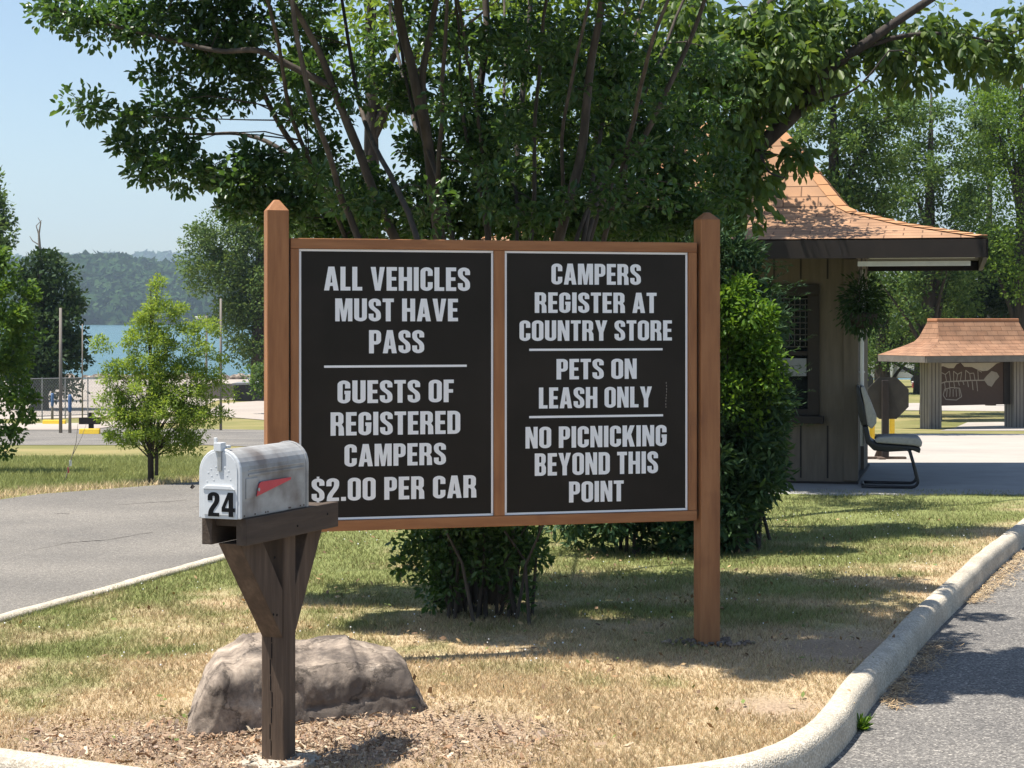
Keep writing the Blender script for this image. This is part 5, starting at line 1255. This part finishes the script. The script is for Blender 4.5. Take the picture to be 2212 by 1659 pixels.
for y in (-.23, .23):
    b = MB(); pts = [(-.235, y, .018), (0, y, .016), (.19, y, .016)] + [(.19 + .055 * math.sin(R(w_)), y, .07 - .054 * math.cos(R(w_))) for w_ in (25, 50, 75, 95)] + [(.215, y, .20), (.175, y, .335)]
    pts += [(.15, y * .9, .348), (.02, y * .85, .34)]
    b.tube(pts, .0135, 8); b.build('frame', M['chair_black'], chair, smooth=True)
b = MB(); b.tube([(-.235, -.235, .018), (-.235, .235, .018)], .0135, 8); b.build('cross_bar', M['chair_black'], chair, smooth=True)

# ------------------------------------------------------------------ back of the octagonal sign, bollards
sY = 28.0; sc_ = P(1918, 860, sY); sb = P(1905, 995, sY)
stop = empty('stop_sign', (sb.x, sY, sb.z), 0, 'dark back of an octagonal road sign on a wooden post beyond the chair', 'road sign')
dx = sc_.x - sb.x; dz = sc_.z - sb.z
b = MB(); rr8 = .325
b.prism([(dx + rr8 * math.cos(R(22.5 + 45 * i)), dz + rr8 * math.sin(R(22.5 + 45 * i))) for i in range(8)], lambda a_, z, d: (a_, d, z), 0.0, .018)
b.build('panel', M['stop_back'], stop)
b = MB(); b.box(dx - .095, -.09, .05, dx - .0, -.002, dz + .26); b.build('post', M['dark_trim'], stop, bevel=.005)
b = MB(); b.box(-.30, -.08, .0, .34, .02, .06); b.box(-.09, -.30, .0, .0, -.082, .06); b.build('base', M['post_brown'], stop, bevel=.005)
b = MB(); b.prism([(-.10, .06), (.06, .06), (.02, .16), (-.06, .16)], lambda a_, z, d: (a_, d, z), .022, .06); b.build('block', M['post_brown'], stop)
bo = None
for (u, lab) in ((1884, 'yellow bollard just left of the octagonal sign post'), (1927, 'yellow bollard just right of the octagonal sign post')):
    p = Gy(u, 40.0)
    root = empty('bollard', p, 0, lab, 'bollard', 'yellow bollards by the road')
    b = MB(); b.lathe([(0.0, .0), (.055, 0), (.055, .86), (.045, .90), (.02, .925), (0, .93)], (0, 0, 0), 14); o_ = b.build('post', M['yellow'], root, smooth=True)

# ------------------------------------------------------------------ map shelter
KC = Vector((12.35, 52.05, T(52.05) + BASE)); KA = R(25)
ks = empty('map_shelter', KC, KA, 'open shelter with rust shingle roof housing a painted campground map', 'shelter')
z_ = lambda v, Y=51.0: EYE - (v - HV) / F * Y - KC.z
ze, zk, ztp = z_(768), z_(738), z_(692)
rg = [(2.35, 1.05, ze), (1.75, .62, ze + (zk - ze) * .72), (1.55, .50, zk), (1.46, .42, zk + .12), (1.33, .20, ztp)]
kr = uv_faces('roof', hip_rings(rg), M['shingle_kiosk'], ks)
b = MB(); b.box(-1.36, -.22, ztp - .04, 1.36, .22, ztp + .05); b.build('roof_cap', M['ridge_cap_rust'], kr, bevel=.02)
b = MB()
for s_ in (-1, 1):
    b.box(-2.33, s_ * 1.035 - .02, ze - .17, 2.33, s_ * 1.035 + .02, ze - .008); b.box(s_ * 2.33 - .02, -1.014, ze - .17, s_ * 2.33 + .02, 1.014, ze - .008)
b.build('fascia', M['fascia_grey'], ks)
b = MB(); b.box(-2.3, -1.0, ze - .05, 2.3, 1.0, ze - .03); b.build('ceiling', M['fascia_grey'], ks)
for s_ in (-1, 1):
    b = MB(); xk = s_ * 1.40; hk = .20
    b.box(xk - hk, -hk, -.1, xk + hk, hk, ze - .06); c_ = b.build('column', M['col_siding'], ks)
    b = MB(); b2 = MB()
    for i in (-1, 0, 1):
        o2 = i * .115
        b.box(xk + o2 - .008, -hk - .004, 0, xk + o2 + .008, -hk + .002, ze - .18); b2.box(xk - hk - .004, o2 - .008, 0, xk - hk + .002, o2 + .008, ze - .18)
    b.build('siding_groove', M['dark_trim'], c_); b2.build('siding_groove', M['dark_trim'], c_)
zb0, zb1 = z_(875, 52), z_(783, 52)
b = MB(); b.box(-1.195, -.03, zb0, 1.195, .03, zb1); bd_ = b.build('map_board', M['board_brown'], ks)
fr = MB(); fr.box(-1.198, -.06, zb1, 1.198, .05, zb1 + .07); fr.box(.98, -.055, zb0, 1.198, -.031, zb1 - .001); fr.build('board_frame', M['dark_trim'], bd_)
W_, H_ = 1.0, zb1 - zb0
def bp(a_, c_): return (-1.19 + a_ * 2.16, zb1 - .01 - c_ * (H_ - .02))
b = MB(); fn2 = lambda a_, z, d: (a_, d, z)
b.prism([bp(0, 0), bp(0, .09), bp(.08, .07), bp(.16, .12), bp(.24, .12), bp(.28, .03), bp(.33, .0)][::-1], fn2, -.036, -.0305)
b.prism([bp(.35, 0), bp(.40, .09), bp(.52, .10), bp(.60, .16), bp(.68, .20), bp(.76, .19), bp(.84, .10), bp(.90, .02), bp(.96, 0)][::-1], fn2, -.036, -.0305)
b.build('painted_lake', M['board_cream'], bd_)
b = MB()
def route(pts, w=.016):
    for (a0, c0), (a1, c1) in zip(pts[:-1], pts[1:]):
        x0_, z0_ = bp(a0, c0); x1_, z1_ = bp(a1, c1); dxx, dzz = x1_ - x0_, z1_ - z0_; l_ = math.hypot(dxx, dzz); nx_, nz_ = -dzz / l_ * w, dxx / l_ * w
        b.prism([(x0_ + nx_, z0_ + nz_), (x0_ - nx_, z0_ - nz_), (x1_ - nx_, z1_ - nz_), (x1_ + nx_, z1_ + nz_)], fn2, -.034 - random.random() * .0015, -.0305)
route([(0, .50), (.12, .44), (.35, .43), (.5, .42), (.72, .42)])
for i in range(10):
    a_ = .05 + i * .062; top_ = .22 + .05 * math.sin(i * 1.9)
    route([(a_, top_), (a_ + .02 * math.sin(i), .42)], .011)
    if i % 3 != 2: route([(a_, top_), (a_ + .062, .22 + .05 * math.sin((i + 1) * 1.9))], .011)
for i in range(9):
    a_ = .03 + i * .07; route([(a_, .44), (a_ + .015, .60 + .08 * math.sin(i))], .011)
route([(.10, .62), (.2, .58), (.33, .60), (.36, .80), (.28, .88), (.12, .86), (.08, .76), (.10, .62)], .012)
for i in range(5): route([(.14 + i * .045, .62), (.13 + i * .05, .80)], .010)
b.build('painted_route', M['board_line'], bd_)
b = MB(); b.prism([bp(.70, .40), bp(.74, .32), (bp(.82, .20)), bp(.90, .24), bp(.94, .34), bp(.88, .44), bp(.82, .58), bp(.76, .54)][::-1], fn2, -.036, -.0305); b.build('painted_cove', M['board_line'], bd_)

# ------------------------------------------------------------------ campers and vehicles far right
def camper(u0, u1, v, label, ht=2.7):
    p = G((u0 + u1) / 2, v); Lh = (u1 - u0) / 2 / F * p.y
    root = empty('camper_trailer', p, 0, label, 'camper', 'campers parked beyond the trees')
    b = MB(); b.prism([(-Lh, .45), (Lh * .92, .45), (Lh, .9), (Lh, ht - .5), (Lh * .93, ht), (-Lh * .95, ht), (-Lh, ht - .3)], lambda a_, z, d: (a_, d, z), 0, 2.3); body = b.build('body', M['camper_white'], root, bevel=.05)
    b = MB(); b.box(-Lh * .6, -.02, 1.35, -Lh * .1, .02, 1.95); b.build('window', M['glass'], root)
    b = MB(); b.box(Lh * .25, -.02, .6, Lh * .25 + .65, .02, 2.2); b.build('door', M['white_paint'], root)
    b = MB(); b.box(-Lh * .9, -.02, .75, Lh * .2, -.005, .9); b.build('stripe', M['grey_box'], body)
    for x in (-.35, .45):
        b = MB(); b.tube([(x, -.06, .34), (x, .16, .34)], .34, 14); b.build('wheel', M['tyre'], root)
    return root
camper(1845, 1930, 838, 'cream camper trailer seen under the branches beside the booth pipe')
camper(1938, 2060, 837, 'white camper trailer seen behind the octagonal sign', 3.0)
p = G(1981, 838)
cool = empty('cooler', p, 0, 'small red cooler on the far grass just left of the shelter column', 'cooler')
b = MB(); b.box(-.19, 0, 0, .19, .35, .26); b.build('body', M['red_car'], cool, bevel=.02)
b = MB(); b.box(-.20, -.01, .262, .20, .36, .31); b.build('lid', M['camper_white'], cool, bevel=.015)
b = MB(); b.box(-.23, .1, .2, -.192, .25, .24); b.build('handle', M['camper_white'], cool)

# ------------------------------------------------------------------ left background: poles, posts, fence, container
def pole(name, u, v0, v1, r_, label, mat, cat='pole', extra=None):
    p = G(u, v1); root = empty(name, p, 0, label, cat)
    h_ = EYE - (v0 - HV) / F * p.y - p.z
    b = MB(); b.tube([(0, 0, -.1), (0, 0, h_ * .5), (0, 0, h_)], [r_ * 1.1, r_, r_ * .85], 10); b.build('shaft', mat, root, smooth=True)
    if extra: extra(root, h_, p.y)
    return root
pole('utility_pole', 131, 665, 936, .038, 'tall bare grey pole in front of the dark lakeside tree', M['grey_pole'])
def lamp_head(root, h_, Y):
    b = MB(); b.tube([(0, 0, h_ - .15), (-.08, 0, h_ - .02), (-.16, 0, h_ - .04)], .025, 8); b.build('arm', M['metal'], root)
    b = MB(); b.box(-.34, -.09, h_ - .10, -.12, .09, h_ - .02); b.build('lamp', M['white_paint'], root, bevel=.02)
pole('utility_pole', 477, 645, 930, .032, 'slim grey pole rising behind the right side of the young tree', M['grey_pole'])
pole('lamp_post', 446, 682, 905, .035, 'thin lamp post with a small white head behind the young tree', M['grey_pole'], 'lamp post', lamp_head)
pole('thin_pole', 178, 700, 905, .02, 'thinnest grey pole standing by the lake edge', M['grey_pole'])
def blue_cover(root, h_, Y):
    b = MB(); b.tube([(0, 0, h_ * .52), (0, 0, h_ * .6), (0, 0, h_ * .96), (0, 0, h_ + .01)], [.03, .042, .045, .03], 12); b.build('cover', M['blue'], root, smooth=True)
pole('meter_post', 151, 853, 936, .035, 'slim post with a bright blue cover beside the tall bare pole', M['grey_pole'], 'post', blue_cover)
pole('meter_post', 113, 850, 912, .035, 'slim blue post close to the dark tree trunk', M['grey_pole'], 'post', blue_cover)
p = G(197, 934)
sgn = empty('wooden_sign', p, 0, 'small brown wooden board on a post beside yellow kerb stops', 'sign')
b = MB(); b.box(-.055, -.05, -.1, .055, .05, .48); b.build('post', M['dark_trim'], sgn)
b = MB(); b.box(-.28, -.09, .20, .24, -.052, .36); b.build('board', M['dark_trim'], sgn)
for (u0, u1, v, lab) in ((93, 142, 917, 'long yellow wheel stop left of the tall bare pole'), (172, 216, 938, 'yellow wheel stop in front of the small brown wooden sign')):
    p = G((u0 + u1) / 2, v); w_ = (u1 - u0) / 2 / F * p.y
    b = MB(); b.prism([(-.09, 0), (.09, 0), (.06, .13), (-.06, .13)], lambda a_, z, d: (d, a_, z), -w_, w_)
    o_ = b.build('wheel_stop', M['yellow'], None, bevel=.015); o_.location = p
    tag(o_, lab, 'wheel stop', 'yellow wheel stops')
# post and rail / wire fence along the lot
fa, fb_ = G(40, 908), G(330, 897)
fence = empty('wire_fence', fa, 0, 'low wire fence with thin posts along the pale parking lot', 'fence')
n_p = 7
for i in range(n_p):
    q = fa.lerp(fb_, i / (n_p - 1)) - fa; q.z = T(fa.y + q.y) + BASE - fa.z
    b = MB(); b.tube([(q.x, q.y, q.z), (q.x, q.y, q.z + 1.25)], .02, 8); b.build('post', M['fence_metal'], fence)
b = MB()
for h_ in (.1, 1.22):
    pts = []
    for i in range(n_p):
        q = fa.lerp(fb_, i / (n_p - 1)) - fa; pts.append((q.x, q.y, T(fa.y + q.y) + BASE - fa.z + h_))
    b.tube(pts, .015, 6)
for i in range(90):
    q = fa.lerp(fb_, i / 90) - fa; z0_ = T(fa.y + q.y) + BASE - fa.z
    b.tube([(q.x, q.y, z0_ + .1), (q.x + .5, q.y, z0_ + 1.2)], .0035, 3, caps=False); b.tube([(q.x + .5, q.y, z0_ + .1), (q.x, q.y, z0_ + 1.2)], .0035, 3, caps=False)
b.build('wire', M['fence_metal'], fence)
# container behind the curving path, grey wall next to it
p = G(560, 867)
cont = empty('container', p, R(0), 'dark low container with a pale rim left of the sign post', 'container')
b = MB(); b.prism([(-.95, .0), (1.6, .0), (1.75, .72), (-1.0, .62)], lambda a_, z, d: (a_, d, z), 0, 1.6); b.build('body', M['dark_box'], cont, bevel=.03)
b = MB(); b.prism([(-1.05, .62), (1.8, .72), (1.8, .80), (-1.05, .70)], lambda a_, z, d: (a_, d, z), -.04, 1.64); b.build('rim', M['grey_box'], cont)
p = G(470, 862)
gw = MB(); gw.box(-.9, 0, -.1, .75, .25, .62); o_ = gw.build('low_wall', M['fascia_grey'], None, bevel=.02); o_.location = p
tag(o_, 'low weathered grey wall next to the dark container', 'wall')
# rocky shore line
rb = MB()
for i in range(150):
    u = rng.uniform(-200, 700); Y = 112 + rng.uniform(-1.5, 3); p = Gy(u, Y); s_ = rng.uniform(.15, .42)
    b0 = len(rb.v); rb.lathe([(.0, -.2), (s_, 0), (s_ * .9, s_ * .5), (s_ * .4, s_ * .85), (0, s_ * .9)], tuple(p), 6)
    for q in range(b0, len(rb.v)):
        v = Vector(rb.v[q]); rb.v[q] = tuple(v + Vector((mnoise.noise(v * 3), mnoise.noise(v * 3 + Vector((4, 0, 0))), 0)) * .12)
o_ = rb.build('shore_rubble', M['rock']); tag(o_, 'band of grey rubble stones along the near lake shore', 'rubble', kind='stuff')

# sapling with tag
p = G(152, 1042)
sap = empty('sapling', p, 0, 'thin bare sapling with a white tag on the verge across the road', 'sapling')
b = MB(); b.tube([(-.06, 0, 0), (0, 0, .22), (.06, 0, .42), (.08, 0, .62)], [.006, .005, .004, .002], 6); b.tube([(.03, 0, .30), (.12, 0, .48), (.17, 0, .62)], [.004, .003, .0015], 5); b.build('stem', M['snag'], sap)
b = MB(); b.box(-.012, -.004, .17, .016, .002, .235); b.build('tag', M['white_paint'], sap, bevel=.002)
b = MB(); b.box(-.03, -.004, .10, -.012, .002, .16); b.build('ribbon', M['flag_red'], sap)
# dead leaf on the road
p = G(415, 1060); b = MB()
b.add([(-.02, 0, .02), (0, -.012, .004), (.03, 0, .03), (.01, .012, .012), (0, 0, .055), (-.008, .004, -.0)], [(0, 1, 2, 3), (1, 2, 4), (0, 3, 4)])
o_ = b.build('dead_leaf', M['bark_dark']); o_.location = p + Vector((0, 0, .01)); tag(o_, 'small curled brown leaf lying on the grey road', 'leaf')
# weed in the gutter
wp = G(1858, 1578)
weed = empty('weed', (0, 0, 0), 0, 'small green weed growing in the gutter at the kerb foot', 'weed')
n = 90; d = rand_dirs(n); d[:, 2] = np.abs(d[:, 2]) + .3
C = np.array([wp.x, wp.y, wp.z]) + d * rng.random((n, 1)) * np.array([.035, .03, .035])
leaf_mesh('foliage', C, d, rand_dirs(n) + np.array([0, 0, .5]), rng.uniform(.02, .045, n), .3, M['leaf_shrub'], weed)
b = MB()
for i in range(6):
    dd = Vector((rng.normal(0, .03), rng.normal(0, .03), .07)); b.tube([wp, wp + dd], [.003, .001], 5)
b.build('stem', M['leaf_shrub'], weed)
# gravel round the right post foot
gb = MB(); gp = SO + st * SL
for i in range(90):
    a_ = rng.uniform(0, 6.28); r_ = rng.uniform(.05, .17); s_ = rng.uniform(.005, .014)
    x, y = gp.x + math.cos(a_) * r_ * 1.3, gp.y + math.sin(a_) * r_ * .7 - .04
    b0 = len(gb.v); gb.lathe([(0, -.01), (s_, 0), (s_ * .7, s_ * .7), (0, s_ * .8)], (x, y, float(H(x, y)) + .004), 5)
o_ = gb.build('gravel', M['rock']); tag(o_, 'loose grey gravel round the foot of the right sign post', 'gravel', kind='stuff')

# ------------------------------------------------------------------ far shore
def hill(name, us, vs, Y0, Y1, zb, nu, drop):
    V, Fc = [], []
    uu = np.linspace(us[0], us[-1], nu); vc = np.interp(uu, us, vs)
    K = 9
    for i, u in enumerate(uu):
        zc = EYE - (vc[i] - HV) / F * Y1 - drop
        for k in range(K):
            t = k / (K - 1); Y = Y0 + (Y1 - Y0) * t
            z = zb + (zc - zb) * (math.sin(t * math.pi / 2) ** 1.2)
            V.append(((u - CU) / F * Y1 * (0.25 * 0 + Y / Y1), Y + 25 * mnoise.noise(Vector((u * .01, 0, 3))), z))
    for i in range(nu - 1):
        for k in range(K - 1):
            a_ = i * K + k; Fc.append((a_, a_ + K, a_ + K + 1, a_ + 1))
    # a back so that the hill has depth
    b = MB(); b.add(V, Fc)
    o = b.build(name, M['hill'], smooth=True); o['kind'] = 'structure'; return np.array(V).reshape(nu, K, 3)
us1 = [-900, -200, 60, 150, 240, 270, 310, 340, 366, 395, 430, 480, 560, 700, 1100, 1700, 2000, 2100, 2300, 3000]
vs1 = [560, 566, 560, 556, 554, 560, 566, 573, 575, 569, 572, 582, 594, 604, 610, 620, 640, 640, 636, 600]
HV1 = hill('hill', us1, vs1, 1205, 1500, -2.2, 120, 13.5)
us2 = [-900, 100, 200, 290, 350, 400, 480, 600, 1000, 2000, 3000]
vs2 = [570, 560, 555, 551, 549, 550, 558, 570, 580, 600, 590]
HV2 = hill('hill', us2, vs2, 3300, 3900, -2.5, 120, 26)
def wood(name, HVx, n_front, s0, s1, label, urange, per):
    nu, K, _ = HVx.shape; C = []
    for i in range(n_front):
        a_ = rng.uniform(urange[0], urange[1]) * (nu - 1); k_ = rng.random() ** .8 * (K - 1)
        i0, k0 = int(a_), int(min(k_, K - 2)); fa_, fk = a_ - i0, k_ - k0; i1 = min(i0 + 1, nu - 1)
        p_ = (HVx[i0, k0] * (1 - fa_) + HVx[i1, k0] * fa_) * (1 - fk) + (HVx[i0, k0 + 1] * (1 - fa_) + HVx[i1, k0 + 1] * fa_) * fk
        C.append(p_)
    C = np.array(C); sz = rng.uniform(s0, s1, len(C))
    n = len(C) * per
    d = rand_dirs(n); d[:, 2] = np.abs(d[:, 2]) * 1.1 - .25
    base = np.repeat(C, per, 0); s_ = np.repeat(sz, per)[:, None]
    pos = base + d * s_ * np.array([1, 1, 1.25]) + np.array([0, 0, 1]) * s_ * .75
    nr = d + rand_dirs(n) * .5; ax = np.cross(nr, rand_dirs(n))
    o = leaf_mesh(name, pos, ax, nr, (s_[:, 0] * rng.uniform(.5, .9, n)), .9, M['forest'], None, False)
    tag(o, label, 'forest', kind='stuff')
tot1 = us1[-1] - us1[0]
wood('forest', HV1, 2300, 4.5, 8.5, 'continuous green forest on the far lake shore', ((-250 - us1[0]) / tot1, (720 - us1[0]) / tot1), 44)
wood('forest', HV1, 2600, 5, 9, 'strip of far forest glimpsed through the trees at the right', ((720 - us1[0]) / tot1, (2700 - us1[0]) / tot1), 30)
wood('forest', HV2, 1200, 10, 18, 'hazy blue forested ridge on the skyline', ((-250 - us2[0]) / (us2[-1] - us2[0]), (720 - us2[0]) / (us2[-1] - us2[0])), 30)

# ------------------------------------------------------------------ haze
b = MB(); b.box(-5000, -80, -8, 5000, 4250, 230)
hz = b.build('haze', None); hz['kind'] = 'stuff'; hz['label'] = 'thin summer haze over the lake and hills'; hz['category'] = 'haze'
hm, hn, hl, ho = new_mat('haze')
pv = hn.new('ShaderNodeVolumePrincipled'); pv.inputs['Density'].default_value = 0.00021; pv.inputs['Color'].default_value = (0.66, 0.84, 1.0, 1); pv.inputs['Anisotropy'].default_value = 0.2
hl.new(pv.outputs[0], ho.inputs['Volume'])
hz.data.materials.append(hm)
